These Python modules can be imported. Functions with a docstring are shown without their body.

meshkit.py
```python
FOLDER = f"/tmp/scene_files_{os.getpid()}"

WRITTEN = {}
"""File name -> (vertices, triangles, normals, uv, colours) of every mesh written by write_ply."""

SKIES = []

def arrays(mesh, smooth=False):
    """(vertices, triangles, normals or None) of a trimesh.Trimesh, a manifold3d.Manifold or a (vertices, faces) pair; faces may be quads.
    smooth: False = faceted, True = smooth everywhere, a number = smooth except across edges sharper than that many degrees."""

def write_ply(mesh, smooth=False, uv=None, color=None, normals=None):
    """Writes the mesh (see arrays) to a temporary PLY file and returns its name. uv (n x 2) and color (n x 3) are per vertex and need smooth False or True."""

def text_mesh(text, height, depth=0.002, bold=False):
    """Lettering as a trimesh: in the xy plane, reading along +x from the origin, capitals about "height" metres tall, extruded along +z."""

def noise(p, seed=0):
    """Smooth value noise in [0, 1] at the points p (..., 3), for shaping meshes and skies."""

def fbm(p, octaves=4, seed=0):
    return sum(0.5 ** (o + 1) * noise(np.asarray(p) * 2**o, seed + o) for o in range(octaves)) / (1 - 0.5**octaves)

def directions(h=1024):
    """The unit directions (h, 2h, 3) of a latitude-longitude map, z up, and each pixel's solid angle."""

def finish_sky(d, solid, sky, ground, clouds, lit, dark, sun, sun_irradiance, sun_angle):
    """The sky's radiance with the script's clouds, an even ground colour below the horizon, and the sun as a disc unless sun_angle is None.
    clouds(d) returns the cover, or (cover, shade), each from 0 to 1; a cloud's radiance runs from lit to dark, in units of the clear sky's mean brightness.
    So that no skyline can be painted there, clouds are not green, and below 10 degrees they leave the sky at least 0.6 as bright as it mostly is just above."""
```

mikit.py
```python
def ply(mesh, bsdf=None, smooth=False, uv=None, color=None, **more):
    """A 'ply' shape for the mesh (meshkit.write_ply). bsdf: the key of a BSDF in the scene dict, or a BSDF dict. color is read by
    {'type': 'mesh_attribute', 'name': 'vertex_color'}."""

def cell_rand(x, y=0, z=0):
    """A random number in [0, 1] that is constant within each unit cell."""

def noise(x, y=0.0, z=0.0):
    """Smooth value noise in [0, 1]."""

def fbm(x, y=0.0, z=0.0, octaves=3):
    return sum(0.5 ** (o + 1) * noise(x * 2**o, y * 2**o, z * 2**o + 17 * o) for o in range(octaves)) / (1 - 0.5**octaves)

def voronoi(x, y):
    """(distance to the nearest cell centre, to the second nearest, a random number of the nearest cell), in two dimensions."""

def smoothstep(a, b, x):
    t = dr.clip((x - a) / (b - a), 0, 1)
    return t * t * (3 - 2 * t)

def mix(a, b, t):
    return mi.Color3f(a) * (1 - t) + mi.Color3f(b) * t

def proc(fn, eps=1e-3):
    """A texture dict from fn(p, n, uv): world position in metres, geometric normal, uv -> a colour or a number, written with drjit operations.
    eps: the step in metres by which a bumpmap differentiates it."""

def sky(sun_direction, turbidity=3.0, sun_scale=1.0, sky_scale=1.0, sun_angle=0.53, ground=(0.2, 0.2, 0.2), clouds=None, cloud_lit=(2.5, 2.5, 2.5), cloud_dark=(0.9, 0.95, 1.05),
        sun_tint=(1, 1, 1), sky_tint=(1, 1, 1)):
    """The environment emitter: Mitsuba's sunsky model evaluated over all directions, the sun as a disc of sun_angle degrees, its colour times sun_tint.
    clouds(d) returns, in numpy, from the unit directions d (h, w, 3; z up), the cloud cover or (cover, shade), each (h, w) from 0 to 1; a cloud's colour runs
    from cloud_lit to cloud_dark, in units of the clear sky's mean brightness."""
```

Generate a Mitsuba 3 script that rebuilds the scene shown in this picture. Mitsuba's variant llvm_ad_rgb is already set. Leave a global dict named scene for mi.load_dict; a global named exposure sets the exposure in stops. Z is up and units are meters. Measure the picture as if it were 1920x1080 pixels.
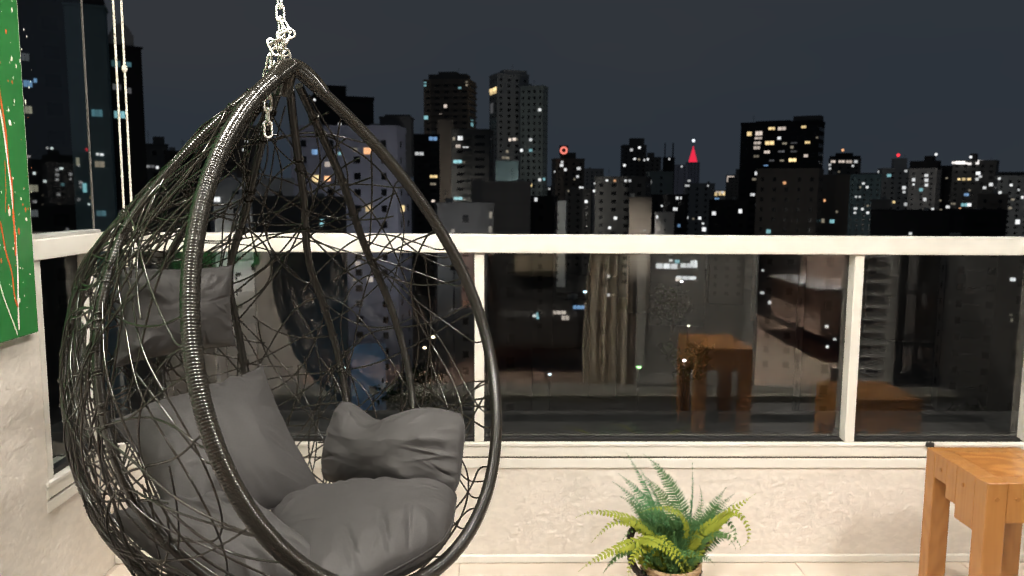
import math, random, numpy as np, trimesh, drjit as dr, mitsuba as mi, mikit, meshkit
from scipy.interpolate import PchipInterpolator, CubicSpline
T = mi.ScalarTransform4f
R = np.random.default_rng(7)
scene, labels = {}, {}
PI = math.pi
# ------------------------------------------------------------------ camera, sky, exposure
FPX, PITCH, ROLL, YAW = 1505.4, 0.119709, 0.0060375, 0.017785
CAM = np.array([0, 0, 1.3])
_F = np.array([math.sin(YAW) * math.cos(PITCH), math.cos(YAW) * math.cos(PITCH), -math.sin(PITCH)])
_R = np.array([math.cos(YAW), -math.sin(YAW), 0])
_U = np.array([math.sin(YAW) * math.sin(PITCH), math.cos(YAW) * math.sin(PITCH), math.cos(PITCH)])
UP = _U * math.cos(ROLL) - _R * math.sin(ROLL)
scene['camera'] = {'type': 'thinlens', 'aperture_radius': .0023, 'focus_distance': 1.75, 'fov': math.degrees(2 * math.atan(960 / FPX)), 'fov_axis': 'x', 'near_clip': 0.05, 'far_clip': 6000.0,
                   'to_world': T().look_at(origin=CAM.tolist(), target=(CAM + _F).tolist(), up=UP.tolist())}
exposure = 0.0
SKY = 0.50
# overcast night sky, lit from below by the city
scene['sky'] = {**mikit.sky([0.3, -0.6, 0.5], sun_scale=0.0, sky_scale=SKY, ground=(0.02, 0.02, 0.02),
                clouds=lambda d: (1.0 + 0 * d[..., 2], np.clip(.95 - d[..., 2] * 2.6 + 1.5 * (meshkit.fbm(d * [2.2, 2.2, 6], 4, 5) - .5), 0, 1)),
                cloud_lit=(0.88, 0.97, 1.13), cloud_dark=(0.62, 0.84, 1.14)), 'sampling_weight': 2.0}

def pix(px, py, Y=None, z=None):
    """The point seen at a pixel of the photograph, at depth Y or at height z (used to measure positions)."""
    ur, vr = px - 960.0, py - 540.0
    u, v = ur * math.cos(ROLL) + vr * math.sin(ROLL), -ur * math.sin(ROLL) + vr * math.cos(ROLL)
    d = _F + _R * u / FPX - _U * v / FPX
    return CAM + d * (Y / d[1] if Y is not None else (z - CAM[2]) / d[2])

# ------------------------------------------------------------------ helpers
def numbered(name):
    k, i = name, 0
    while k in scene or k in labels:
        i += 1; k = f'{name}_{i:03d}'
    return k
def thing(name, label, cat, group=None, kind=None):
    k = numbered(name); labels[k] = {'label': label, 'category': cat}
    if group: labels[k]['group'] = group
    if kind: labels[k]['kind'] = kind
    return k
def struct(name, mesh, bsdf, smooth=False):
    k = numbered(name); scene[k] = mikit.ply(mesh, bsdf, smooth=smooth); labels[k] = {'kind': 'structure'}; return k
def part(parent, name, mesh, bsdf, smooth=False, label=None, kind=None, emit=None, sw=0.02, **kw):
    k = numbered(f'{parent}__{name}')
    scene[k] = mikit.ply(mesh, bsdf, smooth=smooth, **kw)
    if emit is not None: scene[k]['emitter'] = {'type': 'area', 'radiance': {'type': 'rgb', 'value': [float(x) for x in emit]}, 'sampling_weight': sw}
    if label or kind: labels[k] = {**({'label': label} if label else {}), **({'kind': kind} if kind else {})}
    return k
def single(name, label, cat, mesh, bsdf, smooth=False, group=None, kind=None):
    k = thing(name, label, cat, group, kind); scene[k] = mikit.ply(mesh, bsdf, smooth=smooth); return k
def dup(src, label, xf):
    """a copy of a thing and its parts, moved by the matrix xf"""
    base = src.rstrip('0123456789').rstrip('_') if src[-3:].isdigit() else src
    k = thing(base, label, labels[src]['category'], labels[src].get('group'))
    for q in [q for q in scene if q == src or q.startswith(src + '__')]:
        scene[k + q[len(src):]] = {**scene[q], 'to_world': T(np.asarray(xf))}
    return k
def cat(ms): return trimesh.util.concatenate(ms)
def box(x0, x1, y0, y1, z0, z1, ch=0.0):
    """axis-aligned box, its edges chamfered by ch"""
    if ch <= 0:
        m = trimesh.creation.box((x1 - x0, y1 - y0, z1 - z0)); m.apply_translation([(x0 + x1) / 2, (y0 + y1) / 2, (z0 + z1) / 2]); return m
    h = np.array([x1 - x0, y1 - y0, z1 - z0]) / 2; ch = min(ch, h.min() * .8); pts = []
    for s in np.ndindex(2, 2, 2):
        s = np.array(s) * 2 - 1
        for a in range(3):
            q = (h - ch) * s; q[a] = h[a] * s[a]; pts.append(q)
    m = trimesh.convex.convex_hull(np.array(pts)); m.apply_translation([(x0 + x1) / 2, (y0 + y1) / 2, (z0 + z1) / 2]); return m
def sweep(P, r, sides=8, closed=False, caps=True):
    """a tube along the polyline P with radius r (a number or one per point)"""
    P = np.asarray(P, float); n = len(P); r = np.broadcast_to(r, (n,))
    t = (np.roll(P, -1, 0) - np.roll(P, 1, 0)) if closed else np.gradient(P, axis=0)
    t /= np.linalg.norm(t, axis=1, keepdims=True) + 1e-12
    a = np.cross(t[0], [0, 0, 1] if abs(t[0][2]) < .9 else [1, 0, 0]); a /= np.linalg.norm(a); A = []
    for i in range(n):
        a = a - (a @ t[i]) * t[i]; a /= np.linalg.norm(a) + 1e-12; A.append(a)
    A = np.array(A); B = np.cross(t, A); g = np.arange(sides) * 2 * PI / sides
    v = (P[:, None] + r[:, None, None] * (np.cos(g)[None, :, None] * A[:, None] + np.sin(g)[None, :, None] * B[:, None])).reshape(-1, 3)
    m = n if closed else n - 1
    i, j = np.meshgrid(np.arange(m), np.arange(sides), indexing='ij'); i2, j2 = (i + 1) % n, (j + 1) % sides
    q = np.stack([i * sides + j, i * sides + j2, i2 * sides + j2, i2 * sides + j], -1).reshape(-1, 4)
    f = np.vstack([q[:, [0, 1, 2]], q[:, [0, 2, 3]]])
    if caps and not closed:
        c = [[0, j + 1, j] for j in range(1, sides - 1)] + [[(n - 1) * sides, (n - 1) * sides + j, (n - 1) * sides + j + 1] for j in range(1, sides - 1)]
        f = np.vstack([f, c])
    return trimesh.Trimesh(v, f, process=False)
def along(P, step):
    """resample a curve smoothly at equal steps"""
    P = np.asarray(P, float); d = np.r_[0, np.cumsum(np.linalg.norm(np.diff(P, axis=0), axis=1))]
    s = CubicSpline(d, P); q = s(np.linspace(0, d[-1], 400)); e = np.r_[0, np.cumsum(np.linalg.norm(np.diff(q, axis=0), axis=1))]
    n = max(2, int(e[-1] / step) + 1); x = np.linspace(0, e[-1], n)
    return np.stack([np.interp(x, e, q[:, k]) for k in range(3)], 1)
def xform(m, M): m = m.copy(); m.apply_transform(M); return m
def rotz(a, loc=(0, 0, 0)):
    M = np.eye(4); c, s = math.cos(a), math.sin(a); M[:2, :2] = [[c, -s], [s, c]]; M[:3, 3] = loc; return M

# ------------------------------------------------------------------ materials
def rgb(*c): return {'type': 'rgb', 'value': list(map(float, c))}
def mat(name, d): scene[name] = {'type': 'twosided', 'bsdf': d}; return name
def prin(c, rough=.5, **k): return {'type': 'principled', 'base_color': c if isinstance(c, dict) else rgb(*c), 'roughness': rough, **k}
P_, N_, FB, MX, SS = mikit.proc, mikit.noise, mikit.fbm, mikit.mix, mikit.smoothstep
mat('white_paint', prin(P_(lambda p, n, uv: MX((.72, .70, .645), (.79, .77, .71), FB(p.x * 3, p.y * 3, p.z * 5))), .38, specular=.4))
mat('seal_grey', prin((.16, .15, .14), .4)); mat('seal', prin((.015, .015, .016), .5))
def plaster_h(p, n, uv):
    a = FB(p.x * 38, p.y * 38, p.z * 52, 3); b = N_(p.x * 22, p.y * 22, p.z * 30)
    return SS(.42, .62, a) * .75 + b * .35 + N_(p.x * 260, p.y * 260, p.z * 260) * .10
def plaster_c(p, n, uv):
    return MX((.70, .655, .595), (.77, .72, .655), FB(p.x * 2.3, p.y * 2.3, p.z * 2.3)) * (0.93 + .07 * plaster_h(p, n, uv))
mat('plaster', {'type': 'bumpmap', 'tex': P_(plaster_h, 8e-4), 'scale': .0018, 'bsdf': prin(P_(plaster_c), .85)})
mat('wall_paint', prin(P_(lambda p, n, uv: MX((.50, .48, .44), (.56, .535, .49), FB(p.x * 2, p.y * 2, p.z * 2))), .7))
mat('near_black', prin((.022, .021, .020), .7)); mat('slate_paint', prin((.035, .036, .035), .6)); mat('room_tile', prin(P_(lambda p, n, uv: MX((.40, .28, .22), (.55, .40, .32), FB(p.x * 1.6, p.y * 9, 0, 4))), .35))
mat('tile', prin(P_(lambda p, n, uv: MX((.58, .51, .44), (.66, .58, .50), FB(p.x * 3 + 2 * N_(p.x * 2, p.y * 9, 0), p.y * 14, 0, 4))), .22, specular=.5))
mat('grout', prin((.47, .41, .35), .8))
mat('black_metal', prin((.02, .02, .02), .4, specular=.5))
mat('rattan', prin(P_(lambda p, n, uv: MX((.0062, .0058, .0050), (.0145, .0135, .0112), FB(p.x * 40, p.y * 40, p.z * 40))), .20, specular=.7))
mat('strand_mat', prin(P_(lambda p, n, uv: MX((.007, .0065, .0055), (.019, .0165, .0125), N_(p.x * 30, p.y * 30, p.z * 30))), .16, specular=.8))
mat('galvanised', prin((.86, .84, .78), .33, metallic=.35, specular=.8))
def fabric_c(p, n, uv):
    w = N_(p.x * 900, p.y * 900, p.z * 900)
    return MX((.032, .0308, .0315), (.0425, .041, .0417), FB(p.x * 7, p.y * 7, p.z * 7)) * (.90 + .2 * w)
mat('fabric', {'type': 'bumpmap', 'tex': P_(lambda p, n, uv: N_(p.x * 700, p.y * 700, p.z * 700), 4e-4), 'scale': .00025, 'bsdf': prin(P_(fabric_c), .7, sheen=.7)})
scene['pane_glass'] = {'type': 'thindielectric', 'int_ior': 1.9, 'specular_transmittance': rgb(.88, .91, .92)}
scene['side_glass'] = {'type': 'thindielectric', 'int_ior': 1.52, 'specular_transmittance': rgb(.80, .90, .88)}
mat('painting_green', prin(P_(lambda p, n, uv: MX((.022, .145, .036), (.030, .185, .048), FB(p.x * 5, p.y * 5, p.z * 5))), .35))
mat('paint_white', prin((.72, .69, .60), .4)); mat('paint_orange', prin((.52, .10, .025), .4))
mat('rope', prin(P_(lambda p, n, uv: MX((.55, .53, .46), (.72, .69, .6), N_(p.x * 90, p.y * 90, p.z * 220))), .5))
def wood(base, dark, axis):
    def f(p, n, uv):
        q = [p.x, p.y, p.z]; l = q[axis]; a, b = [q[i] for i in range(3) if i != axis]
        w = FB(a * 9, b * 9, l * 1.3, 3); r = FB(a * 120 + 9 * w, b * 120 + 9 * w, l * 5, 2)
        ring = dr.sin((w * 26 + a * 22) * 3.0) * .5 + .5
        return MX(base, dark, dr.clip(.10 + .27 * ring * ring * w * 1.6 + .45 * (r - .5), 0, 1))
    return f
mat('wood_z', prin(P_(wood((.37, .170, .050), (.27, .095, .019), 2)), .33, specular=.5))
mat('wood_x', prin(P_(wood((.37, .170, .050), (.27, .095, .019), 0)), .33, specular=.5))
mat('wood_top', prin(P_(lambda p, n, uv: MX((.46, .205, .055), (.27, .095, .019), dr.clip(.38 + .5 * dr.sin(22 * FB(p.x * 6, p.y * 9, p.z * 3, 3) + p.y * 30) * FB(p.x * 14, p.y * 14, 0) - .15 * FB(p.x * 160, p.y * 30, 0), 0, 1))), .24, specular=.5))
mat('dowel', prin((.30, .125, .032), .4))
def leaf(name, c1, c2):
    scene[name] = {'type': 'principledthin', 'base_color': P_(lambda p, n, uv: MX(c1, c2, FB(p.x * 30, p.y * 30, p.z * 30))), 'roughness': .45, 'diff_trans': .5, 'spec_trans': 0.0}
leaf('fern_dark', (.05, .12, .045), (.09, .18, .07)); leaf('fern_blue', (.06, .165, .075), (.10, .23, .10)); leaf('fern_light', (.22, .27, .03), (.36, .40, .07)); leaf('fern_mid', (.07, .15, .05), (.12, .21, .07))
mat('basket_tan', prin(P_(lambda p, n, uv: MX((.33, .21, .11), (.48, .34, .20), N_(p.x * 130, p.y * 130, p.z * 130))), .7)); mat('basket_black', prin((.018, .014, .012), .55))
mat('threshold_olive', prin((.16, .155, .125), .5)); mat('soil', prin((.02, .015, .01), .9))
mat('curtain_cloth', prin((.66, .59, .48), .8)); mat('louvre_grey', prin((.30, .30, .285), .5)); mat('frame_grey', prin((.46, .46, .44), .4, specular=.4)); mat('beige_cloth', prin((.5, .42, .31), .8)); mat('brick_pink', prin((.5, .28, .2), .7))
mat('red_wood', prin(P_(wood((.20, .075, .03), (.10, .03, .012), 0)), .4)); mat('pink_wood', prin((.50, .36, .29), .45))
mat('ledge_stone', prin(P_(lambda p, n, uv: MX((.009, .009, .009), (.017, .017, .016), FB(p.x * 9, p.y * 30, 0))), .8))
mat('lamp_white', prin((.8, .8, .78), .5))

# ================================================================== THE BALCONY
GX0, GX1, GY = -1.334, 2.80, 2.70           # left wall, right wall, inner face of the glazed parapet
YF = 0.60                                   # house front, behind the camera's shoulder
# floor: bed of grout with the tiles as parts
fl = struct('floor', box(GX0 - .2, GX1 + .2, 1.621, GY + .2, -.25, -.004), 'grout')
ts = .59
for i in range(8):
    for j in range(3):
        x0, y1 = GX0 + .02 + i * (ts + .003), GY - .004 - j * (ts + .003)
        x1, y0 = min(x0 + ts, GX1 - .01), max(y1 - ts, 1.625)
        if x1 - x0 > .05 and y1 - y0 > .05: part(fl, 'tile', box(x0, x1, y0, y1, -.02, 0.0 + R.uniform(-.0003, .0003), .0012), 'tile')
wf = struct('parapet_wall', box(GX0 - .25, GX1 + .15, GY, GY + .34, -.3, .345), 'plaster')
def coat(parent, org, eu, ev, nrm, lu, lv, st, seed, amp=.0022):
    nu, nv = int(lu / st), int(lv / st); u, v = np.meshgrid(np.linspace(0, lu, nu), np.linspace(0, lv, nv), indexing='ij')
    P = np.asarray(org) + u[..., None] * eu + v[..., None] * ev; q = np.stack([u, v * 1.15, 0 * u + seed], -1)
    a = meshkit.fbm(q * 62, 3, seed); b = meshkit.fbm(q * 110 + 9, 2, seed + 1); c = meshkit.fbm(q * 9, 2, seed + 2)
    h = np.clip((a - .44) * 5, 0, 1) * .62 + np.clip((b - .5) * 4, 0, 1) * .30 * np.clip(c * 2 - .4, 0, 1) + c * .25
    P = P + h[..., None] * amp * np.asarray(nrm); i, j = np.meshgrid(np.arange(nu - 1), np.arange(nv - 1), indexing='ij'); k = i * nv + j
    F = np.stack([k, k + nv, k + nv + 1, k + 1], -1).reshape(-1, 4)
    if np.dot(np.cross(eu, ev), nrm) < 0: F = F[:, ::-1]
    part(parent, 'plaster_coat', (P.reshape(-1, 3), F), 'plaster', smooth=True)
EX, EY, EZ = np.eye(3)
coat(wf, (GX0 + .0, GY - .0006, .024), EX, EZ, -EY, 3.4, .322, .0036, 3)
part(wf, 'skirting', box(GX0 + .002, GX1 - .002, GY - .012, GY - .0005, .0005, .030, .004), 'white_paint')
struct('ledge', box(GX0 - .3, GX1 + .2, GY + .112, GY + .40, .3465, .44, .006), 'ledge_stone')

def railing(name, label, A, B, posts, glass, hand, ends=()):
    """glazed railing from A to B (plan points); the inner side lies to the left of A->B rotated by 'hand'. Local frame: x along, y outwards."""
    A, B = np.array(A), np.array(B); L = np.linalg.norm(B - A); a = math.atan2(*(B - A)[::-1])
    M = rotz(a, (A[0], A[1], 0))
    if hand < 0: M = M @ np.diag([1, -1, 1, 1.0])
    k = thing(name, label, 'railing')
    def add(n, m, b, **kw):
        m = xform(m, M)
        if hand < 0: m.invert()
        return part(k, n, m, b, **kw)
    e0, e1 = ends if ends else (0, 0)
    add('top_rail', box(-e0, L + e1, -.012, .085, 1.094, 1.154, .003), 'white_paint')
    add('bottom_rail', box(0, L, -.010, .10, .388, .424, .002), 'white_paint')
    add('bottom_rail', box(0, L, -.014, .012, .4245, .436, .002), 'white_paint')
    add('bottom_rail', box(0, L, -.004, .10, .381, .3875, .001), 'seal_grey')
    add('bottom_rail', box(0, L, -.008, .10, .3455, .3805, .002), 'white_paint')
    add('gasket', box(0, L, .030, .06, .4245, .442, .001), 'seal')
    for x in posts: add('post', box(x, x + .033, .0, .05, .4365, 1.0935, .002), 'white_paint')
    xs = [0] + [x + .0165 for x in posts] + [L]
    for x0, x1 in zip(xs[:-1], xs[1:]):
        if x1 - x0 < .06: continue
        add('glass_pane', trimesh.Trimesh([[x0 + .004, .045, .4425], [x1 - .004, .045, .4425], [x1 - .004, .045, 1.0935], [x0 + .004, .045, 1.0935]], [[0, 1, 2], [0, 2, 3]], process=False), glass)
    return k
railing('balcony_railing', 'white metal railing with dark glass panes running along the parapet in front of the city', (GX0, GY), (GX1, GY), [-.079 - GX0, 1.214 - GX0, 1.852 - GX0], 'pane_glass', 1, (.085, 0))
railing('balcony_railing', 'short white side railing with greenish glass between the painted wall and the corner', (GX0, GY - .001 - .012), (GX0, 2.30), [.0, .33], 'side_glass', -1)
cx = pix(1744, 832, Y=GY - .02)[0]; part('balcony_railing', 'track_clip', box(cx - .014, cx + .014, GY - .024, GY - .0145, .426, .4425, .002), 'black_metal')
# left wall with the return of the parapet below the side railing
lw = struct('left_wall', box(GX0 - .28, GX0 + .004, .6, 2.318, -.3, 2.5), 'plaster')
sp_ = struct('side_parapet', box(GX0 - .25, GX0 - .001, 2.3185, GY - .0005, -.3, .345), 'plaster')
coat(lw, (GX0 + .0045, 1.75, 0.0), EY, EZ, EX, .567, 1.2, .0042, 5, .0013); coat(sp_, (GX0 - .0005, 2.319, .0), EY, EZ, EX, .37, .345, .0055, 6)
# glazing above the side railing (one sheet in a thin edge profile)
g = thing('side_window', 'tall clear glass sheet standing on the side railing beside the painting', 'window')
part(g, 'pane', trimesh.Trimesh([[GX0 - .03, 2.32, 1.156], [GX0 - .03, 2.735, 1.156], [GX0 - .03, 2.735, 2.49], [GX0 - .03, 2.32, 2.49]], [[0, 1, 2], [0, 2, 3]], process=False), 'side_glass')
part(g, 'edge_profile', box(GX0 - .034, GX0 - .026, 2.736, 2.740, 1.156, 2.49, .001), 'seal_grey')
part(g, 'floor_track', box(GX0 - .055, GX0 - .005, 2.32, 2.735, 1.1545, 1.166, .002), 'frame_grey')
# right wall, ceiling
struct('right_wall', box(GX1, GX1 + .2, -4.0, GY + .3, -.3, 2.5), 'slate_paint')
struct('ceiling', box(GX0 - .3, GX1 + .2, -4.0, GY + .12, 2.5, 2.7), 'wall_paint')

# ------------------------------------------------------------------ the room behind the camera (seen mirrored in the glass)
struct('room_floor', box(GX0 - .2, GX1 + .2, -4.0, .5, -.3, .02), 'room_tile')
struct('added_light_block', box(1.42, 1.50, -4.0, .50, .021, 2.5), 'near_black')  # added to keep the lamp of the right room off the left part
struct('unseen_floor_strip', box(GX0 - .2, GX1 + .2, 1.04, 1.62, -.2, .0), 'ledge_stone')  # out of view, dark so the low mirrored band stays dark
struct('room_wall', box(GX0 - .2, GX1 + .2, -4.2, -4.0, -.3, 2.5), 'near_black')  # near-black colour stands in for the unlit back of the room
struct('room_wall', box(GX0 - .28, GX0 + .004, -4.0, .599, -.3, 2.5), 'wall_paint')
th = thing('door_threshold', 'pale stepped threshold of the sliding door, mirrored low in the glass', 'threshold')
part(th, 'step', box(GX0 + .005, GX1 - .001, .78, 1.04, -.2, .045, .004), 'ledge_stone'); part(th, 'step', box(GX0 + .005, GX1 - .001, .5, .779, -.2, .085, .004), 'threshold_olive')
for y in (.56, .63, .70): part(th, 'track', box(GX0 + .01, GX1 - .01, y, y + .014, .0855, .103), 'frame_grey')
sd = thing('sliding_door', 'grey framed sliding door panel beside the bunched curtain, seen mirrored', 'door')
for x0, x1 in ((.86, .915), (1.53, 1.60)): part(sd, 'stile', box(x0, x1, .56, .61, .104, 2.45, .003), 'frame_grey')
part(sd, 'bottom_bar', box(.9155, 1.5295, .565, .605, .104, .18, .003), 'frame_grey'); part(sd, 'top_bar', box(.9155, 1.5295, .565, .605, 2.37, 2.45, .003), 'frame_grey')
part(sd, 'panel', box(.9155, 1.5295, .578, .59, .181, 2.369), 'louvre_grey')
cu = thing('curtain', 'cream curtain gathered beside the open sliding door, seen mirrored', 'curtain')
u = np.linspace(0, 1, 70); zz = np.linspace(.06, 2.45, 24); V = []
for z in zz:
    wd = .26 + .05 * math.sin(z * 3) + .10 * max(0, .5 - z); V.append(np.stack([.86 - wd + u * wd, .43 + .016 * np.sin(u * 30 + .8 * math.sin(z * 2.2)) + .006 * np.sin(u * 71 + z), z + 0 * u], 1))
V = np.array(V); n = 70; i, j = np.meshgrid(np.arange(23), np.arange(n - 1), indexing='ij')
q = np.stack([i * n + j, i * n + j + 1, (i + 1) * n + j + 1, (i + 1) * n + j], -1).reshape(-1, 4)
part(cu, 'cloth', (V.reshape(-1, 3), q), 'curtain_cloth', smooth=True); part(cu, 'rod', sweep([[-1.2, .43, 2.465], [.9, .43, 2.465]], .012), 'frame_grey')
lv = thing('louvre_door', 'grey louvred door beside the right wall, seen mirrored', 'door')
for x0, x1 in ((2.18, 2.23), (2.43, 2.48)): part(lv, 'stile', box(x0, x1, .56, .60, .104, 2.45, .003), 'frame_grey')
for k in range(30):
    m = box(2.2305, 2.4295, -.004, .004, -.03, .03, .001); m.apply_transform(trimesh.transformations.rotation_matrix(.6, [1, 0, 0])); m.apply_translation([0, .58, .15 + k * .078]); part(lv, 'slat', m, 'louvre_grey')
cb = thing('wall_cabinet', 'pink wood wall cabinet hung above the room floor, seen mirrored', 'cabinet')
part(cb, 'body', box(2.45, 2.797, -1.6, -.5, .22, .55, .003), 'pink_wood'); part(cb, 'shelf', box(2.42, 2.797, -1.6, -.5, .56, .58, .003), 'white_paint'); part(cb, 'back_panel', box(2.70, 2.797, -1.6, -.5, .581, 1.6, .003), 'pink_wood')
ac = thing('armchair', 'dark armchair standing in the room, seen mirrored', 'armchair')
for nm, b in (('seat', (-.05, .60, -.62, -.05, .2, .47)), ('backrest', (-.05, .60, -.80, -.625, .2, .95)), ('arm', (-.17, -.055, -.80, -.05, .1, .66)), ('arm', (.605, .72, -.80, -.05, .1, .66))): part(ac, nm, box(*b, .04), 'black_metal' if False else 'near_black', smooth=30)
single('scatter_cushion', 'beige cushion on the dark armchair, seen mirrored', 'cushion', box(.12, .52, -.62, -.50, .66, 1.02, .05), 'beige_cloth', smooth=40)
bp = thing('brick_pillar', 'pink brick pillar inside the room, seen mirrored', 'pillar')
for k in range(26):
    for i in range(2): part(bp, 'brick', box(-.30 + i * .16 + .0 * k, -.145 + i * .16, -1.30, -1.10, .05 + k * .09, .135 + k * .09, .004), 'brick_pink')
ms = thing('metal_stand', 'thin black metal rack by the right wall, seen mirrored', 'rack')
for x, y in ((2.72, .15), (2.72, .55), (2.50, .15), (2.50, .55)): part(ms, 'leg', box(x, x + .03, y, y + .03, .104, 1.0), 'black_metal')
for z in (.35, .68, 1.0): part(ms, 'bar', box(2.50, 2.75, .15, .58, z, z + .03), 'black_metal')
part(ms, 'base', box(2.3, 2.798, .1, .6, .02, .1035), 'ledge_stone')
# unseen ceiling lamps, out of view, placed to light the balcony and the room
def downlight(x, y, rad, label, col=(1, .88, .70), r=.07):
    k = thing('unseen_ceiling_lamp', label, 'ceiling lamp', 'unseen round ceiling lamps placed to light the balcony')
    part(k, 'trim', xform(trimesh.creation.annulus(r + .002, r + .022, .012), rotz(0, (x, y, 2.492))), 'lamp_white', smooth=30)
    d = trimesh.creation.cylinder(r, .01, sections=40); d.apply_translation([x, y, 2.494]); part(k, 'diffuser', d, 'lamp_white', emit=[rad * c for c in col], sw=1.0)
LC = (1, .935, .835)
downlight(-.55, 2.05, 85, 'unseen round ceiling lamp above the back of the hanging chair', LC, .13)
downlight(.30, 1.00, 190, 'unseen round ceiling lamp in the middle of the balcony, before the camera', LC, .18)
downlight(2.2, .95, 95, 'unseen round ceiling lamp near the right wall', LC, .25)
downlight(-.85, 1.00, 140, 'unseen round ceiling lamp by the left wall', LC, .18)
rl = thing('unseen_ceiling_lamp', 'unseen spot lamp placed to light the right part of the room', 'ceiling lamp')  # out of view, placed to light the mirrored room floor
part(rl, 'trim', xform(trimesh.creation.annulus(.05, .075, .012), rotz(0, (2.1, -.6, 2.492))), 'lamp_white', smooth=30)
scene['unseen_room_lamp'] = {'type': 'spot', 'to_world': T().look_at(origin=[2.1, -.6, 2.485], target=[2.1, -.7, 0], up=[0, 1, 0]), 'intensity': {'type': 'rgb', 'value': [62 * c for c in LC]}, 'cutoff_angle': 50, 'beam_width': 40}

# ------------------------------------------------------------------ painting and blind cords
pt = thing('painting', 'green splattered canvas hanging on the plastered left wall', 'painting')
PX = GX0 + .0045
part(pt, 'canvas', box(PX, PX + .030, 1.10, 2.266, .897, 2.2, .003), 'painting_green')
def stroke(pts, mat_, w):
    C = along([hit(a, b) for a, b in pts], .006); s = len(C)
    m = sweep(C, w * (.7 + .5 * meshkit.noise(C * 40)), 6); m.vertices[:, 0] = PX + .030 + (m.vertices[:, 0] - PX - .030) * .35; part(pt, 'paint_stroke', m, mat_, smooth=True)
def hit(px, py):
    d = pix(px, py, Y=1.0) - CAM; return CAM + d * ((PX + .030) / d[0])
stroke([(0, 205), (8, 255), (18, 330), (27, 420), (33, 500), (34, 545), (36, 618)], 'paint_white', .0036)
stroke([(-3, 150), (6, 215), (12, 260), (16, 310), (21, 340), (25, 400), (28, 440), (29, 480)], 'paint_orange', .0042)
stroke([(0, 415), (6, 445), (13, 480), (22, 510), (26, 545), (34, 575)], 'paint_orange', .0034)
stroke([(-2, 525), (8, 560), (20, 592), (33, 628)], 'paint_white', .0030)
stroke([(9, 300), (11, 350), (10, 398)], 'paint_orange', .0016)
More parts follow.
